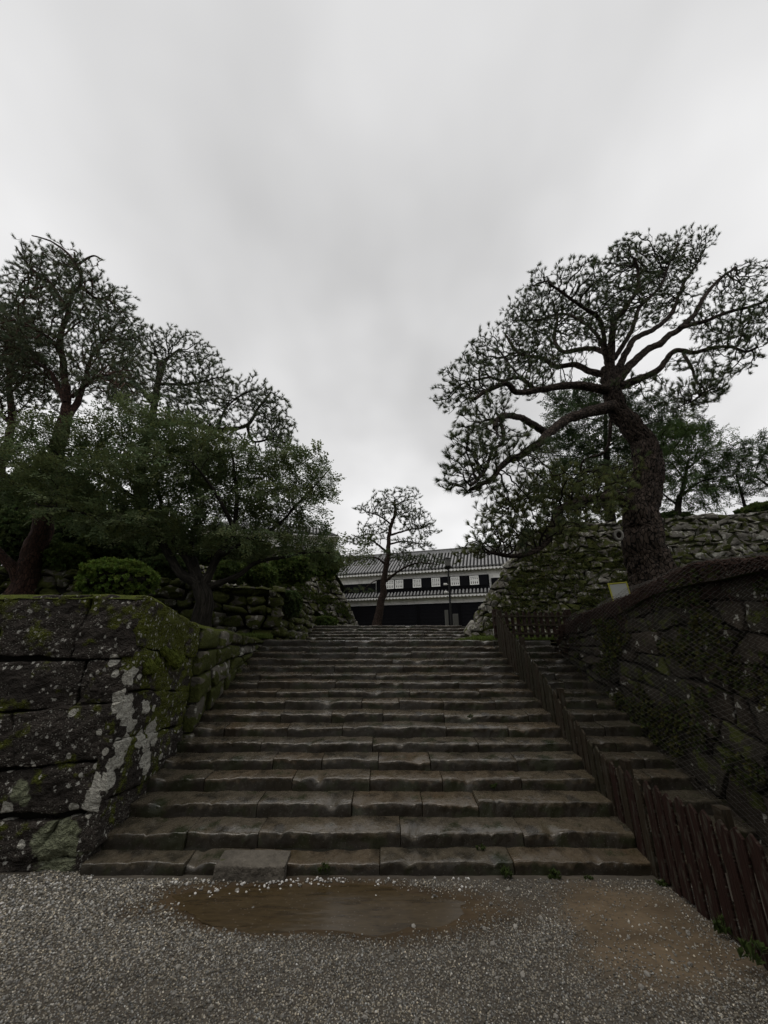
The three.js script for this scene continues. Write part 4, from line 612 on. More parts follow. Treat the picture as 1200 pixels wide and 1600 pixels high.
  if (globalThis.console && o.log) console.log(o.name, 'nodes', nodes.length, 'leaves', sets.map((s) => s.length).join('/'), 'tris', tb.count);
  return t;
}
const LOG = true;
const NEEDLE = leafMat(0.085, 0.108, 0.052), MAPLE = leafMat(0.14, 0.178, 0.078, 0.4), DARKLEAF = leafMat(0.06, 0.092, 0.032), FIRLEAF = leafMat(0.07, 0.1, 0.045);

{ // the big black pine on the right
  const BK = tileNoise(66);
  const d = 7.5, B = (a, b, c, e, n, k = 0) => blob(a, b + (b < 480 ? 22 : b < 620 ? 6 : 0), c, e, d + k, n, b < 620 ? 0.6 : undefined);
  const L = (px, r0, r1, d1, o = {}) => ({ pts: limb(px, d, d + d1), r0, r1, ...o });
  const t = growTree({
    name: 'black_pine', label: 'huge leaning black pine with twisting bare limbs above the netted wall', category: 'pine tree', seed: 301, fit: 0.74, mul: 5.5, pad: [0.4, 0.12, 30], pipe: 2.1, step: 0.1, D: 1.5, kill: 0.115, wild: 0.5, tip: 0.0058, mat: M.blackBark, twigMat: M.twig, flare: 0.2, seg: 190, fine: 0.05, bare: 0.78, log: LOG,
    bark: (a, len, R0) => { if (R0 < 0.19) return 0; const w = 0.012 * n3(Math.cos(a) * 6, Math.sin(a) * 6, len * 9), k = BK.cell(((a / 6.2832 + w + 1) % 1), ((len / 2.4 + w) % 1 + 1) % 1, 26, 20); return 0.017 * (sst(0.03, 0.22, k[1] - k[0]) * (0.6 + 0.5 * k[2]) - 0.5); },
    limbs: [
      { pts: [[1030, 948], [1019, 900], [1006, 850], [1003, 800], [1009, 760], [1013, 728], [1004, 690], [984, 664], [966, 638], [954, 606], [950, 576]].map(([x, y]) => at(x, y, d)), r0: 0.44, r1: 0.16, wob: 0.1 },
      L([[958, 612], [905, 602], [870, 604], [835, 611], [806, 613], [792, 600], [770, 606], [742, 622]], 0.12, 0.035, -1.6), L([[838, 611], [812, 590], [785, 595], [765, 590], [730, 597]], 0.06, 0.02, -0.8, {}),
      L([[958, 634], [920, 645], [880, 656], [860, 676], [832, 701], [802, 716], [782, 728], [765, 752], [738, 762]], 0.15, 0.03, -2.4), L([[850, 674], [826, 660], [802, 650], [781, 652], [774, 668]], 0.09, 0.04, -2.2), L([[781, 652], [786, 688], [770, 705], [757, 738], [734, 758]], 0.05, 0.02, -2.6),
      L([[953, 588], [920, 580], [900, 571], [870, 572], [845, 560], [820, 556], [804, 545], [790, 522]], 0.09, 0.03, 0.9), L([[952, 572], [940, 548], [915, 545], [882, 550], [866, 530], [870, 500], [863, 468]], 0.08, 0.03, 1.8), L([[952, 580], [945, 540], [938, 500], [915, 482], [890, 466], [858, 442]], 0.08, 0.025, -1.2),
      L([[953, 582], [956, 535], [960, 500], [972, 488], [996, 450], [996, 420], [991, 404]], 0.11, 0.03, -1.0), L([[957, 592], [974, 560], [990, 531], [1020, 515], [1046, 494], [1062, 460], [1070, 440], [1090, 411], [1102, 388]], 0.1, 0.022, 1.4),
      L([[960, 600], [1000, 556], [1030, 536], [1060, 515], [1086, 490], [1099, 465], [1111, 450], [1131, 430], [1150, 418]], 0.12, 0.03, 0.2), L([[1060, 513], [1100, 502], [1140, 487], [1170, 480], [1210, 466]], 0.06, 0.03, -0.6), L([[968, 604], [1000, 591], [1030, 578], [1056, 548], [1082, 551], [1110, 545], [1142, 542], [1166, 550], [1184, 543]], 0.1, 0.025, -0.9), L([[1068, 553], [1081, 575], [1088, 595], [1101, 609], [1086, 625], [1068, 632]], 0.04, 0.014, -1),
      L([[990, 800], [963, 774], [930, 778], [897, 786], [872, 800], [862, 830], [848, 852], [812, 868], [765, 862]], 0.13, 0.03, -1.4, { bare: 0.1 }), L([[955, 655], [946, 704], [912, 720], [906, 742]], 0.05, 0.02, 0.6, { bare: 0.8 }), L([[900, 786], [870, 765], [830, 770], [800, 790]], 0.05, 0.015, -0.8),
      L([[960, 560], [985, 520], [1000, 480], [1030, 450], [1045, 415], [1060, 380]], 0.07, 0.02, 0.3), L([[950, 560], [930, 520], [905, 500], [880, 490], [840, 500], [810, 500]], 0.06, 0.02, 0.4),
    ],
    blobs: [B(1005, 372, 62, 36, 150, 0), B(1070, 372, 50, 35, 110, 0.9), B(965, 410, 60, 40, 130, -0.3), B(1030, 420, 70, 40, 130, 0.8), B(895, 428, 42, 34, 100, -0.9), B(850, 446, 48, 38, 120, -0.5), B(920, 460, 70, 40, 140, 0.8), B(980, 460, 60, 40, 110, -0.8), B(825, 500, 48, 42, 110, 0.6), B(870, 510, 60, 40, 120, 1.4), B(770, 552, 58, 34, 110, 0.3), B(820, 555, 50, 36, 100, 0.8), B(722, 598, 34, 20, 60, -0.9), B(755, 600, 50, 28, 80, -1.3), B(830, 590, 40, 20, 40, -0.7), B(1060, 460, 50, 40, 60, 1.2), B(1155, 420, 42, 34, 90, 0.3), B(1110, 470, 44, 26, 40, 0), B(1170, 470, 42, 34, 80, -0.3), B(1150, 510, 50, 26, 50, -0.6), B(1100, 548, 40, 18, 40, -0.7), B(1160, 550, 36, 26, 50, -0.8), B(1095, 605, 46, 30, 70, -1), B(1080, 628, 30, 16, 30, -1), B(755, 660, 40, 30, 70, -1.8), B(745, 710, 40, 36, 90, -2.2), B(740, 752, 34, 20, 50, -2.4), B(810, 700, 40, 30, 40, -2), B(930, 520, 50, 34, 50, -0.7), B(1010, 600, 50, 16, 25, -0.3), B(860, 545, 40, 26, 40, -0.6),
      B(850, 768, 80, 26, 230, -0.7), B(930, 772, 46, 18, 110, -0.4), B(800, 800, 48, 30, 130, -1), B(850, 828, 58, 22, 120, -1.1), B(780, 838, 40, 30, 90, -1.3), B(905, 800, 56, 22, 100, -0.6), B(765, 862, 38, 14, 50, -1.4), B(960, 740, 40, 22, 70, 0.2)],
    leaf: { geo: pineTuft, mat: NEEDLE, size: 0.84, jit: 0.5, up: 0.75, maxR: 0.012, side: 0.8, tip: 4.2, tint: (p) => sst(6.0, 5.3, p.y) * sst(-5.7, -6.0, p.z) },
  });
  // pale ring where a limb was sawn off
  const p = at(968, 836, 7.12), g = new THREE.CylinderGeometry(0.085, 0.11, 0.14, 18); g.rotateX(Math.PI / 2); const s = mesh('branch_stub', g, M.blackBark, t); s.position.copy(p); s.position.z -= 0.04; s.rotation.set(0.15, -0.45, 0); const ring = mesh('scar_ring', new THREE.TorusGeometry(0.075, 0.026, 8, 24).scale(0.85, 1.2, 1), mat({ color: col(0.3, 0.29, 0.27), roughness: 0.9 }), s); ring.position.z = 0.07;
}
{ // young pine before the gate
  const d = 17, B = (a, b, c, e, n, k = 0) => blob(a, b, c, e, d + k, n), L = (px, r0, r1, d1) => ({ pts: limb(px, d, d + d1), r0, r1 });
  growTree({ name: 'red_pine', label: 'slender red pine with a flat layered crown standing before the gate', category: 'pine tree', seed: 302, fit: 0.8, mul: 6, pad: [0.5, 0.06, 26], step: 0.17, D: 1.9, kill: 0.18, wild: 0.35, tip: 0.008, mat: M.brownBark, twigMat: M.twig, flare: 0.25, seg: 16, fine: 0.5, bare: 0.45, log: LOG,
    limbs: [L([[588, 982], [592, 960], [597, 935], [601, 900], [606, 870], [607, 845], [611, 822], [618, 800], [616, 784]], 0.19, 0.06, 0), L([[603, 908], [622, 893], [650, 880], [682, 882]], 0.07, 0.02, -1.2), L([[606, 864], [590, 851], [576, 842], [556, 838]], 0.07, 0.02, 0.5), L([[605, 884], [588, 872], [566, 872], [548, 880]], 0.06, 0.02, -0.6), L([[610, 836], [640, 828], [668, 822]], 0.06, 0.02, 0.6), L([[609, 850], [632, 846], [660, 850]], 0.05, 0.02, -0.7), L([[612, 820], [592, 806], [572, 800]], 0.05, 0.02, -0.4), L([[600, 905], [585, 908], [566, 922]], 0.03, 0.012, -0.8)],
    blobs: [B(618, 780, 42, 10, 120), B(580, 794, 26, 8, 60, -0.4), B(645, 796, 30, 8, 60, 0.4), B(640, 815, 40, 8, 80, 0.5), B(664, 828, 22, 8, 50, 0.4), B(650, 850, 36, 8, 80, -0.6), B(580, 828, 28, 8, 60, 0.4), B(568, 846, 26, 8, 60, 0.3), B(660, 878, 38, 7, 70, -1), B(560, 876, 24, 8, 50, -0.6), B(612, 800, 30, 7, 50), B(618, 868, 26, 6, 36, -0.8), B(562, 920, 16, 6, 20, -0.8)],
    leaf: { geo: pineTuft, mat: NEEDLE, size: 1.2, jit: 0.5, up: 0.55, maxR: 0.02, side: 1.6, tip: 3 } });
}
const NEEDLE3 = leafMat(0.115, 0.14, 0.08);
{ // tall red pine on the left terrace
  const d = 7.3, B = (a, b, c, e, n, k = 0) => blob(a, b + (b < 470 ? 34 : 18), c, e, d + k, n, 0.65), L = (px, r0, r1, d1, o = {}) => ({ pts: limb(px, d, d + d1), r0, r1, ...o });
  growTree({ name: 'red_pine', label: 'tall red-barked pine with a thick slanting trunk at the left edge above the wall', category: 'pine tree', seed: 303, fit: 0.82, mul: 6.5, pad: [0.42, 0.14, 26], step: 0.115, D: 1.8, kill: 0.13, wild: 0.42, tip: 0.006, mat: M.redBark, twigMat: M.redTwig, flare: 0.5, seg: 40, fine: 0.2, bare: 0.9, log: LOG,
    limbs: [L([[28, 955], [38, 918], [55, 860], [72, 795], [82, 735], [92, 690], [103, 652]], 0.22, 0.13, 0, { wob: 0.1 }), L([[100, 662], [104, 615], [98, 565], [95, 525], [105, 492], [113, 462], [126, 445], [122, 418], [115, 395]], 0.105, 0.025, 0.6, { trunk: true }), L([[104, 655], [120, 628], [134, 592], [145, 552], [164, 530]], 0.09, 0.025, 0.9, { trunk: true }),
      L([[34, 935], [25, 898], [0, 868], [-25, 840]], 0.12, 0.07, -0.4, { bare: 1 }), L([[103, 630], [78, 582], [48, 560], [15, 532]], 0.07, 0.02, 0.4), L([[97, 560], [82, 534], [60, 518], [30, 500]], 0.06, 0.02, -0.6), L([[124, 446], [150, 466], [176, 462]], 0.05, 0.02, 0.5), L([[104, 484], [76, 440], [46, 416], [26, 386]], 0.06, 0.02, 0.2), L([[112, 620], [150, 590], [190, 585]], 0.05, 0.02, -0.5), L([[122, 420], [105, 395], [75, 375], [50, 368]], 0.05, 0.015, 0.4), L([[120, 415], [145, 400], [160, 405]], 0.04, 0.015, 0)],
    blobs: [B(70, 384, 42, 22, 90, 0.3), B(110, 396, 50, 30, 130, 0), B(145, 420, 40, 34, 110, 0.3), B(60, 420, 46, 34, 100, 0.2), B(170, 455, 38, 36, 100, 0.5), B(110, 450, 46, 34, 80, -0.4), B(30, 455, 40, 34, 90, 0), B(190, 495, 34, 36, 90, 0.8), B(150, 500, 46, 36, 90, 0), B(60, 510, 56, 36, 120, -0.4), B(15, 520, 40, 40, 100, 0.4), B(130, 545, 40, 30, 60, -0.4), B(60, 570, 50, 34, 90, 0.4), B(10, 580, 40, 36, 90, 0.4), B(185, 560, 44, 36, 100, 0.2), B(180, 600, 44, 24, 70, -0.4), B(30, 490, 50, 30, 80, 1.2), B(20, 545, 50, 40, 100, 1.4)],
    leaf: { geo: pineTuft, mat: NEEDLE3, size: 0.85, jit: 0.5, up: 0.6, maxR: 0.016, side: 1.7, tip: 4.2 } });
  const e = 9.6, B2 = (a, b, c, f, n, k = 0) => blob(a, b + 10, c, f, e + k, n, 1.0), L2 = (px, r0, r1, d1) => ({ pts: limb(px, e, e + d1), r0, r1 });
  growTree({ name: 'red_pine', label: 'second red pine partly cut off by the left edge of the view', category: 'pine tree', seed: 304, fit: 0.75, mul: 5, pad: [0.5, 0.18, 22], step: 0.15, D: 2, kill: 0.17, wild: 0.4, tip: 0.007, mat: M.redBark, twigMat: M.redTwig, flare: 0.3, seg: 20, fine: 0.4, bare: 0.6, log: LOG,
    limbs: [L2([[-30, 860], [-12, 780], [10, 700], [19, 650], [14, 600], [20, 550], [10, 500]], 0.15, 0.05, 0), L2([[16, 660], [-10, 640], [-40, 640]], 0.08, 0.02, 0), L2([[18, 610], [50, 590], [80, 600]], 0.06, 0.02, 0.5), L2([[18, 570], [-10, 550], [-40, 540]], 0.06, 0.02, 0.3)],
    blobs: [B2(20, 500, 60, 34, 130), B2(-20, 540, 60, 40, 110), B2(40, 560, 60, 40, 130, 0.5), B2(20, 610, 60, 30, 110, -0.4), B2(80, 600, 50, 30, 90, 0.6), B2(-30, 620, 50, 40, 80)],
    leaf: { geo: pineTuft, mat: NEEDLE3, size: 0.95, jit: 0.5, up: 0.6, maxR: 0.018, side: 1.8, tip: 4.2 } });
}
{ // spreading pine behind the maple
  const d = 11, B = (a, b, c, e, n, k = 0) => blob(a, b + 12, c, e, d + k, n, 0.9), L = (px, r0, r1, d1) => ({ pts: limb(px, d, d + d1), r0, r1 });
  growTree({ name: 'black_pine', label: 'spreading pine with long level limbs rising behind the maple', category: 'pine tree', seed: 305, fit: 0.8, mul: 6, pad: [0.46, 0.12, 26], step: 0.13, D: 2, kill: 0.15, wild: 0.42, tip: 0.007, mat: M.blackBark, twigMat: M.twig, flare: 0.4, seg: 24, fine: 0.4, bare: 0.55, log: LOG,
    limbs: [L([[226, 880], [220, 800], [222, 720], [236, 660], [246, 605], [250, 565]], 0.21, 0.08, 0), L([[236, 662], [290, 660], [340, 671], [386, 664], [402, 640], [424, 612]], 0.14, 0.03, -0.6), L([[386, 664], [396, 690], [424, 686], [448, 692]], 0.06, 0.02, -0.4), L([[246, 605], [262, 560], [280, 545]], 0.09, 0.03, 0.8), L([[240, 630], [205, 590], [190, 550]], 0.09, 0.03, 0.5), L([[246, 600], [300, 600], [340, 590]], 0.07, 0.02, -1), L([[340, 670], [352, 640], [372, 620]], 0.05, 0.02, -1.4)],
    blobs: [B(255, 530, 56, 26, 130), B(300, 540, 44, 28, 110, 0.6), B(205, 535, 40, 32, 100, 0.4), B(328, 580, 40, 28, 110, -0.6), B(270, 590, 66, 34, 140, -0.6), B(395, 612, 50, 22, 130, -0.8), B(430, 630, 24, 24, 60, -0.6), B(425, 660, 34, 22, 80, -0.5), B(310, 630, 50, 24, 90, -1), B(445, 692, 24, 12, 40, -0.4), B(350, 640, 40, 26, 70, -1), B(210, 600, 50, 36, 90), B(390, 700, 30, 14, 30)],
    leaf: { geo: pineTuft, mat: NEEDLE3, size: 0.98, jit: 0.5, up: 0.6, maxR: 0.018, side: 1.8, tip: 4.2 } });
}
{ // the broad dark maple
  const d = 6.3, B = (a, b, c, e, n, k = 0, rz = 0.6) => blob(a > 420 ? a - 18 : a, b + (b < 720 ? 8 : 0), c, e, d + k, n, rz), L = (px, r0, r1, d1, o = {}) => ({ pts: limb(px, d, d + d1), r0, r1, ...o });
  growTree({ name: 'maple_tree', label: 'broad dark green maple with a forked low trunk beside the middle steps', category: 'maple tree', seed: 306, fit: 0.85, mul: 2.6, pad: [0.55, 0.09, 18], step: 0.14, D: 1.6, kill: 0.17, wild: 0.36, tip: 0.004, mat: M.greyBark, twigMat: M.twig, flare: 0.4, seg: 30, fine: 0.3, bare: 0.9, log: LOG,
    limbs: [L([[312, 1000], [316, 965], [319, 935], [314, 912]], 0.15, 0.13, 0), L([[316, 916], [280, 893], [258, 855], [236, 810], [200, 772], [150, 742], [98, 722]], 0.09, 0.02, 0.3), L([[312, 910], [290, 872], [268, 840], [250, 780], [240, 705]], 0.08, 0.02, 0.9), L([[320, 912], [345, 862], [366, 830], [370, 790], [366, 742], [362, 704]], 0.08, 0.02, 0.4), L([[320, 918], [370, 901], [402, 880], [442, 871], [490, 862], [532, 868]], 0.06, 0.012, 0.7), L([[345, 868], [390, 842], [432, 822], [462, 790], [492, 760], [516, 732]], 0.05, 0.01, 0.9), L([[366, 826], [332, 762], [300, 722]], 0.05, 0.015, -0.6), L([[236, 808], [170, 810], [120, 800], [60, 790]], 0.05, 0.012, -0.3), L([[312, 905], [300, 850], [310, 800], [300, 760]], 0.06, 0.02, 1.5)],
    blobs: [B(55, 690, 62, 30, 130, 0.3), B(140, 685, 70, 34, 170, 0.4), B(220, 668, 66, 34, 170, 0.3), B(300, 690, 66, 34, 170, 0.2), B(370, 716, 60, 30, 150, 0.3), B(430, 738, 50, 26, 120, 0.5), B(488, 730, 36, 18, 60, 0.8), B(60, 745, 66, 34, 130, -0.3), B(150, 750, 74, 36, 170, 0), B(240, 750, 74, 36, 170, -0.2), B(320, 765, 70, 32, 150, 0.4), B(400, 790, 64, 28, 150, 0.4), B(462, 800, 50, 28, 110, 0.7), B(500, 842, 40, 12, 50, 0.8), B(430, 846, 46, 12, 60, 0.3), B(340, 822, 66, 26, 130, 0.3), B(250, 826, 66, 28, 140, -0.2), B(160, 806, 56, 24, 100, -0.2), B(80, 780, 60, 24, 80, 0.2), B(545, 864, 30, 8, 30, 0.8), B(380, 862, 40, 8, 30, 0.2), B(505, 760, 26, 18, 40, 0.9), B(210, 790, 60, 30, 110, 0.6), B(300, 720, 70, 30, 130, 0.9), B(150, 720, 60, 20, 50, 0.6)],
    leaf: { geo: leafSpray, mat: MAPLE, size: 0.85, jit: 0.4, up: 0.0, flat: 0.25, maxR: 0.02, side: 2.6, tip: 4.5 } });
}
{ // trees on the right rampart
  const mk = (name, label, seed, d, limbs, blobs, leaf, o = {}) => growTree({ name, label, category: o.cat || 'tree', seed, mul: o.mul || 4, pad: [0.6, 0.1, 16], step: 0.18, D: 2.1, kill: 0.22, wild: 0.3, tip: 0.006, mat: M.greyBark, twigMat: M.twig, flare: 0.3, seg: 16, fine: 0.5, bare: 0.4, log: LOG, limbs: limbs.map(([px, r0, r1, dd]) => ({ pts: limb(px, d, d + (dd || 0)), r0, r1 })), blobs: blobs.map((b) => blob(b[0], b[1], b[2], b[3], d + (b[5] || 0), b[4], 1.0)), leaf });
  const lf = (m, size, up, flat = 0.3) => ({ geo: leafSpray, mat: m, size, jit: 0.35, up, flat, maxR: 0.03, side: 2.6, tip: 4.5 });
  mk('cypress_tree', 'dark layered conifer behind the trunk of the huge pine', 311, 13.6, [[[[955, 845], [952, 780], [948, 720], [946, 650], [948, 612]], 0.22, 0.04], [[[952, 790], [900, 770], [865, 775]], 0.06, 0.02, -0.5], [[[948, 740], [905, 715], [868, 712]], 0.05, 0.02, 0.3], [[[947, 700], [990, 670], [1040, 655]], 0.05, 0.015, 0.3], [[[950, 760], [1000, 720], [1050, 690]], 0.06, 0.015, 0.5], [[[946, 660], [905, 650], [880, 640]], 0.04, 0.012, 0]],
    [[900, 625, 34, 16, 60], [960, 622, 34, 16, 50], [890, 668, 40, 16, 80], [990, 650, 44, 16, 70, 0.4], [1040, 655, 26, 10, 40, 0.6], [890, 710, 44, 18, 90], [960, 690, 40, 20, 60, -0.4], [1020, 690, 44, 18, 80, 0.4], [900, 750, 50, 20, 90, -0.3], [1000, 735, 50, 18, 70, 0.3], [1065, 668, 16, 8, 20, 0.6], [880, 790, 40, 16, 50], [960, 780, 50, 18, 50]], lf(FIRLEAF, 1.15, 0.12, 0.25), { cat: 'conifer', mul: 6 });
  mk('maple_tree', 'small green maple growing on top of the right rampart', 312, 12.2, [[[[1060, 826], [1058, 800], [1062, 780], [1070, 750], [1075, 720]], 0.13, 0.03], [[[1060, 790], [1040, 775], [1025, 760]], 0.05, 0.015, 0.3], [[[1064, 775], [1090, 755], [1125, 745]], 0.05, 0.015, -0.3], [[[1070, 750], [1050, 725], [1035, 710]], 0.04, 0.012, 0.2], [[[1072, 735], [1095, 715], [1110, 700]], 0.04, 0.012, 0.4]],
    [[1050, 700, 30, 14, 60, 0.3], [1085, 702, 34, 14, 70], [1115, 722, 34, 14, 70, -0.2], [1045, 730, 34, 14, 60], [1085, 740, 40, 14, 70, 0.4], [1130, 752, 30, 12, 50], [1045, 765, 30, 14, 50], [1090, 775, 36, 14, 60, -0.2], [1120, 785, 24, 8, 24], [1060, 680, 30, 12, 40]], lf(leafMat(0.08, 0.125, 0.04), 0.9, 0.15), { cat: 'maple tree' });
  mk('broadleaf_tree', 'dark rounded broadleaf tree at the right edge above the rampart', 313, 11.2, [[[[1226, 830], [1214, 790], [1206, 760], [1200, 735]], 0.14, 0.04], [[[1208, 765], [1180, 745], [1160, 740]], 0.05, 0.015, 0], [[[1206, 760], [1230, 740], [1250, 720]], 0.05, 0.02, 0]],
    [[1190, 705, 30, 16, 90], [1165, 728, 26, 16, 80], [1200, 735, 36, 20, 120], [1160, 752, 18, 10, 30], [1225, 700, 40, 24, 90], [1230, 750, 36, 26, 80], [1190, 758, 26, 10, 40, -0.3]], lf(DARKLEAF, 0.75, 0.1, 0.6));
  const s = thing('dead_sapling', 'thin bare leaning sapling on top of the right rampart', 'sapling'); { const P = limb([[1166, 800], [1161, 780], [1155, 758], [1150, 742]], 11.2, 11.2), tb = tubes().add(P, [0.05, 0.04, 0.032, 0.02], 7, 0.5); mesh('stem', tb.geo(), M.greyBark, s); const r = R(5), t2 = tubes(); for (let i = 0; i < 9; i++) { const b = P[0].clone().lerp(P[3], 0.15 + i * 0.09), a = b.clone().add(V(r.r(-0.3, 0.12), r.r(-0.05, 0.08), r.r(-0.1, 0.2))); t2.add([b, b.clone().lerp(a, 0.6).add(V(0, 0.03, 0)), a], [0.018, 0.012, 0.008], 4, 0.5); } mesh('twig', t2.geo(), M.greyBark, s); }
}

// ---------------------------------------------------------------- shrubs, hedges, grass, weeds, ivy
const sprig = [0, 1, 2].map((k) => { const r = R(230 + k), p = [], t = [], ix = []; for (let i = 0; i < 9; i++) { const a = i * 2.4, e = 0.35 + 0.9 * r(), L = 0.035 * r.r(0.7, 1.2), dx = Math.sin(e) * Math.cos(a), dz = Math.sin(e) * Math.sin(a), dy = Math.cos(e), sx = -Math.sin(a) * 0.3, sz = Math.cos(a) * 0.3, o = p.length / 3; p.push(0, -0.004 * i, 0, (dx * 0.5 + sx) * L, dy * 0.5 * L, (dz * 0.5 + sz) * L, dx * L, dy * L, dz * L, (dx * 0.5 - sx) * L, dy * 0.5 * L, (dz * 0.5 - sz) * L); t.push(0, 0, 1, 0, 1, 1, 0, 1); ix.push(o, o + 1, o + 2, o, o + 2, o + 3); } return geoOf(p, t, ix); });
function bush(name, label, cat, c, r3, n, m, seed, size = 1, group, topOnly = 0.15) {
  const r = R(seed), t = thing(name, label, cat, c, group), core = new THREE.IcosahedronGeometry(1, 4), q = core.attributes.position, S = (x, y, z) => 1 + 0.22 * n3(x * 2.2 + seed, y * 2.2, z * 2.2) + 0.08 * n3(x * 7, y * 7 + seed, z * 7);
  for (let i = 0; i < q.count; i++) { const x = q.getX(i), y = q.getY(i), z = q.getZ(i), k = S(x, y, z) * 0.84; q.setXYZ(i, x * k * r3[0], Math.max(-0.9, y * k) * r3[1], z * k * r3[2]); } core.computeVertexNormals(); mesh('branches', core, M.core, t);
  const sets = [[], [], []], cols = [[], [], []], up = V(0, 1, 0), Q = new THREE.Quaternion(), Q2 = new THREE.Quaternion();
  for (let i = 0; i < n; i++) { const y = r.r(-0.85, 1), a = r() * 6.283, h = Math.sqrt(1 - y * y), x = Math.cos(a) * h, z = Math.sin(a) * h, k = S(x, y, z) * r.r(0.84, 1.04); if (y < topOnly && r() < (topOnly > 0.2 ? 0.85 : 0.45)) continue; const d = V(x / r3[0] + r.r(-1, 1), y / r3[1] + r.r(-0.5, 1.6), z / r3[2] + r.r(-1, 1)).normalize(); Q.setFromUnitVectors(up, d); Q2.setFromAxisAngle(d, r() * 6.28).multiply(Q); const s = size * r.r(0.7, 1.3), g = i % 3; sets[g].push(new THREE.Matrix4().compose(V(x * k * r3[0], y * k * r3[1], z * k * r3[2]), Q2, V(s, s, s))); const b = r.r(0.7, 1.3); cols[g].push(col(b * r.r(0.85, 1.15), b, b)); }
  sets.forEach((l, k) => tag(inst(k ? 'foliage_' + String(k).padStart(3, '0') : 'foliage', sprig[k], m, l, cols[k], t), null, null, null, 'stuff'));
  return t;
}
{
  const AZ = leafMat(0.11, 0.165, 0.03), GR = leafMat(0.12, 0.17, 0.045), DG = leafMat(0.09, 0.13, 0.045), at3 = (x, y, d, rx, ry, rz) => [at(x, y, d), [rx * metres(y, d), ry * metres(y, d), rz]];
  const add = (label, x, y, d, rx, ry, rz, n, m, seed, size) => { const [c, r3] = at3(x, y, d, rx, ry, rz); bush('shrub', label, 'shrub', c, r3, n, m, seed, size); };
  { const [c, r3] = at3(186, 908, 5.25, 54, 31, 0.4); bush('shrub', 'bright green clipped azalea dome on top of the big wall block', 'shrub', c, r3, 6400, AZ, 401, 1.1, undefined, 0.3); }
  add('green shrub right of the slanting red pine trunk', 100, 876, 7.7, 34, 24, 0.4, 3000, GR, 402, 1.4); add('tall loose shrub behind the slanting red pine at the left edge', 22, 845, 8.4, 46, 44, 0.6, 4200, DG, 403, 1.7); add('dark shrub behind the bright azalea dome', 165, 862, 8.4, 44, 26, 0.5, 3200, DG, 404, 1.6);
  add('low shrub left of the maple trunk', 262, 892, 8.6, 36, 22, 0.5, 2600, DG, 405, 1.5); add('rounded moss-green shrub just right of the maple trunk', 362, 895, 9.4, 24, 18, 0.4, 2400, GR, 406, 1.4); add('round shrub between the maple and the steps, above the terrace wall', 408, 900, 9.8, 24, 17, 0.4, 2400, GR, 407, 1.4); add('leafy shrub above the end of the terrace wall', 455, 890, 10.6, 34, 22, 0.5, 3200, GR, 408, 1.6); add('light green shrub leaning toward the gate from the left rampart', 498, 880, 13, 36, 22, 0.7, 3400, GR, 409, 1.9); add('dark shrub hanging at the corner of the terrace wall', 452, 945, 9.0, 18, 20, 0.3, 1800, DG, 410, 1.3);
  add('low clipped hedge at the left end of the upper steps', 505, 972, 13.6, 20, 8, 0.3, 1400, GR, 411, 1.4);
  add('dark hedge left of the big pine along the rampart top', 905, 832, 13.4, 56, 14, 0.5, 3000, DG, 412, 1.9); add('dark shrub right of the big pine trunk on the rampart top', 1052, 816, 12.6, 30, 14, 0.5, 2200, DG, 413, 1.8); add('clipped green hedge at the right end of the rampart top', 1196, 802, 10.9, 40, 14, 0.6, 3000, GR, 414, 1.6);
  add('dark undergrowth at the foot of the left rampart', 350, 862, 12, 70, 22, 0.8, 4200, DG, 415, 2.2); add('dark evergreen bush filling the gap under the maple on the left', 215, 840, 11, 70, 40, 0.9, 5200, DG, 416, 2.2); add('dark bush behind the red pines at the left edge', 60, 800, 12, 90, 70, 1.2, 7000, DG, 417, 2.6); add('dark bush between the slanting red pine trunk and the maple', 130, 830, 10, 50, 40, 0.7, 4200, DG, 418, 1.9);
}
{ // railing on the rampart top
  const t = thing('railing', 'low thin railing along the edge of the right rampart top', 'railing'), a = at(1085, 818, 11.9), b = at(1178, 806, 11.2); for (let i = 0; i < 8; i++) { const p = a.clone().lerp(b, i / 7); const m = mesh('post', box(0.025, 0.3, 0.025, 0, 0, 0, 0.003), M.greyPaint, t); m.position.copy(p).add(V(0, 0.08, 0)); }
  const L = a.distanceTo(b), m = mesh('rail', box(L, 0.02, 0.02, 0, 0, 0, 0.003), M.greyPaint, t); m.position.copy(a).lerp(b, 0.5).add(V(0, 0.12, 0)); m.rotation.set(0, -Math.atan2(b.z - a.z, b.x - a.x), Math.atan2(b.y - a.y, L));
}
function bladeGeo(seed, n, h, w, lean) { const r = R(seed), p = [], t = [], ix = []; for (let i = 0; i < n; i++) { const a = r() * 6.28, H = h * r.r(0.6, 1.1), l = lean * r.r(0.3, 1), bx = r.r(-1, 1) * h * 0.25, bz = r.r(-1, 1) * h * 0.25, dx = Math.cos(a), dz = Math.sin(a), o = p.length / 3; p.push(bx - dz * w, 0, bz + dx * w, bx + dz * w, 0, bz - dx * w, bx + dx * l * H * 0.35 - dz * w * 0.8, H * 0.6, bz + dz * l * H * 0.35 + dx * w * 0.8, bx + dx * l * H * 0.35 + dz * w * 0.8, H * 0.6, bz + dz * l * H * 0.35 - dx * w * 0.8, bx + dx * l * H, H, bz + dz * l * H); t.push(0, 0, 1, 0, 0, 0.6, 1, 0.6, 0.5, 1); ix.push(o, o + 1, o + 3, o, o + 3, o + 2, o + 2, o + 3, o + 4); } return geoOf(p, t, ix); }
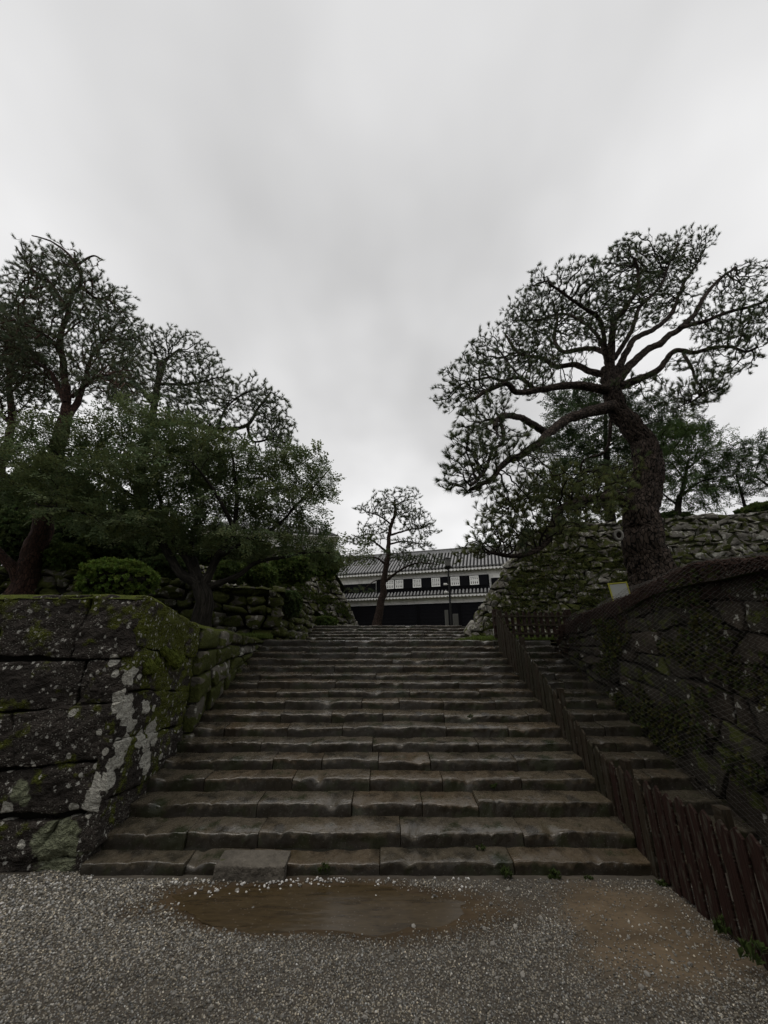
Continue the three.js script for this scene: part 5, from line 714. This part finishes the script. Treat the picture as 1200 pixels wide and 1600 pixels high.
{
  const r = R(90), g = [bladeGeo(1, 9, 0.07, 0.003, 0.6), bladeGeo(2, 9, 0.05, 0.003, 0.9)], L = [[], []], Q = new THREE.Quaternion(), Y = V(0, 1, 0);
  for (let i = 0; i < 5200; i++) { let x, z, y; if (r() < 0.65) { x = r.r(2.25, 6); z = r.r(-10.2, -8.02); if (z < -10.9 + (x - 2) * 0.26) continue; y = 1.93; } else if (r() < 0.5) { x = r.r(1.9, 2.5); z = r.r(-10.7, -8.1); y = 1.92; } else { x = r.r(-3.4, -2.35); z = r.r(-8.2, -7.8); y = 1.95; } const s = r.r(0.7, 1.9); L[i % 2].push(new THREE.Matrix4().compose(V(x, y, z), Q.setFromAxisAngle(Y, r() * 6.28).clone(), V(s, s, s))); }
  const o = new THREE.Group(); o.name = 'grass'; scene.add(o); tag(o, 'short grass growing along the landing under the cross fence and rampart', 'grass', null, 'stuff'); const m = leafMat(0.14, 0.19, 0.045); L.forEach((l, k) => { inst(k ? 'grass_blades_001' : 'grass_blades', g[k], m, l, null, o).userData.kind = 'stuff'; });
}
{ // moss and creeping leaves on the ramparts and the netted wall
  const r = R(91), M3 = [], C3 = [], Q = new THREE.Quaternion(), d = V(), up = V(0, 1, 0);
  const put = (L, p, n, s) => { d.copy(n).add(V(r.r(-0.7, 0.7), r.r(-0.3, 0.9), r.r(-0.7, 0.7))).normalize(); Q.setFromUnitVectors(up, d); L.push(new THREE.Matrix4().compose(p, Q.clone(), V(s, s, s))); };
  for (let i = 0; i < 9000; i++) { const d0 = r.r(1.6, 7.2), y = r.r(rwBot(d0), rwTop(d0)); if (n3(d0 * 1.3, y * 1.6, 3.1) + 0.35 * n3(d0 * 5, y * 5, 7) < 0.12) continue; put(M3, V(rwX(d0, y) - r.r(0.02, 0.09), y, -d0), V(-1, 0.3, 0), r.r(0.55, 1.1)); const k = r.r(0.6, 1.5); C3.push(col(k * r.r(0.8, 1.3), k, k * 0.9)); }
  const a = thing('ivy', 'patchy creeping plants growing over the netted wall', 'creeper'); tag(inst('foliage', sprig[0], leafMat(0.055, 0.066, 0.018), M3, C3, a), null, null, null, 'stuff');
  const M4 = [], C4 = []; for (let i = 0; i < 26000; i++) { const u = r.r(0.3, 10), v = r() * 3.3; if (u < v * LBAT + 0.4 || (v < 0.5 && r() < 0.8)) continue; const k = 0.3 - 0.5 * sst(4.0, 6.6, u) - 0.25 * sst(1.8, 3.2, v) + 0.55 * n3(u * 1.1, v * 1.4, 2.2) + 0.5 * n3(u * 4, v * 5, 6); if (k < 0.1 || r() < 0.45) continue; put(M4, rampF(u, v, r.r(0.03, 0.1)), V(RN.x, 0.7, RN.z), r.r(0.5, 1.2)); const c = r.r(0.6, 1.4); C4.push(col(c * r.r(0.85, 1.2), c, c * 0.9)); }
  const b = thing('creeper', 'low green plants rooted in the joints of the right rampart', 'creeper'); tag(inst('foliage', sprig[1], leafMat(0.08, 0.095, 0.03), M4, C4, b), null, null, null, 'stuff');
  const M5 = [], C5 = []; for (let i = 0; i < 9000; i++) { const u = r() * 4, v = r() * 4.2, k = 0.15 + 0.7 * n3(u * 1.1, v * 1.4, 12.2) + 0.3 * n3(u * 4, v * 5, 6); if (k < 0.1) continue; put(M5, V(LA.x - 0.53 * v - u - 0.15, LA.y + v, LA.z - v * 0.3 + r.r(0.03, 0.14)), V(0, 0.5, 1), r.r(1, 2.2)); const c = r.r(0.6, 1.4); C5.push(col(c * r.r(0.85, 1.2), c, c * 0.9)); }
  const e = thing('creeper', 'creeping plants covering the left rampart beside the gate', 'creeper'); tag(inst('foliage', sprig[2], leafMat(0.08, 0.11, 0.026), M5, C5, e), null, null, null, 'stuff');
}
{
  const g = [bladeGeo(11, 14, 0.07, 0.003, 0.9), bladeGeo(12, 11, 0.06, 0.0025, 1.2)], r = R(92), m = leafMat(0.045, 0.07, 0.016), lm = leafMat(0.05, 0.075, 0.018);
  const W = [['small green weed at the foot of the lowest step, left of the middle', 506, 1362, 3.83, 1], ['green weed at the foot of the lowest step, right of the middle', 790, 1372, 3.82, 1.2], ['tufty weed at the foot of the lowest step near the fence', 866, 1374, 3.82, 1.1], ['tiny weed at the foot of the lowest step closest to the fence', 920, 1378, 3.81, 0.7], ['spreading grass weed on the tread of the lowest step', 752, 1332, 4.02, 0.8], ['small leafy weed against the riser of the fourth step', 772, 1232, 4.55, 0.9], ['tiny bright weed in the joint of the ninth step', 735, 1122, 5.48, 0.8], ['leafy weed growing where fence and lowest step meet', 1040, 1398, 3.72, 1.5], ['weed under the near pickets of the stair fence', 1128, 1458, 3.15, 1.1], ['bushy weed at the lower right corner under the fence', 1176, 1500, 2.85, 1.4]];
  W.forEach(([label, x, y, d, s], i) => { const t = thing('weed', label, 'weed', V(0, 0, 0), 'weeds in the joints of the stairs'), p = at(x, y, d); t.position.copy(p); const b = mesh('blades', g[i % 2], m, t); b.scale.setScalar(s); const l = []; for (let k = 0; k < 7; k++) { const q = sprig[k % 3].clone(); q.rotateX(r.r(-0.6, 0.6)); q.rotateY(r() * 6); q.scale(0.7, 0.7, 0.7); q.translate(r.r(-0.04, 0.04), r.r(0.01, 0.05), r.r(-0.02, 0.03)); l.push(q); } const f = mesh('leaves', merge(l), lm, t); f.scale.setScalar(s); });
}
renderer.render(scene, camera);
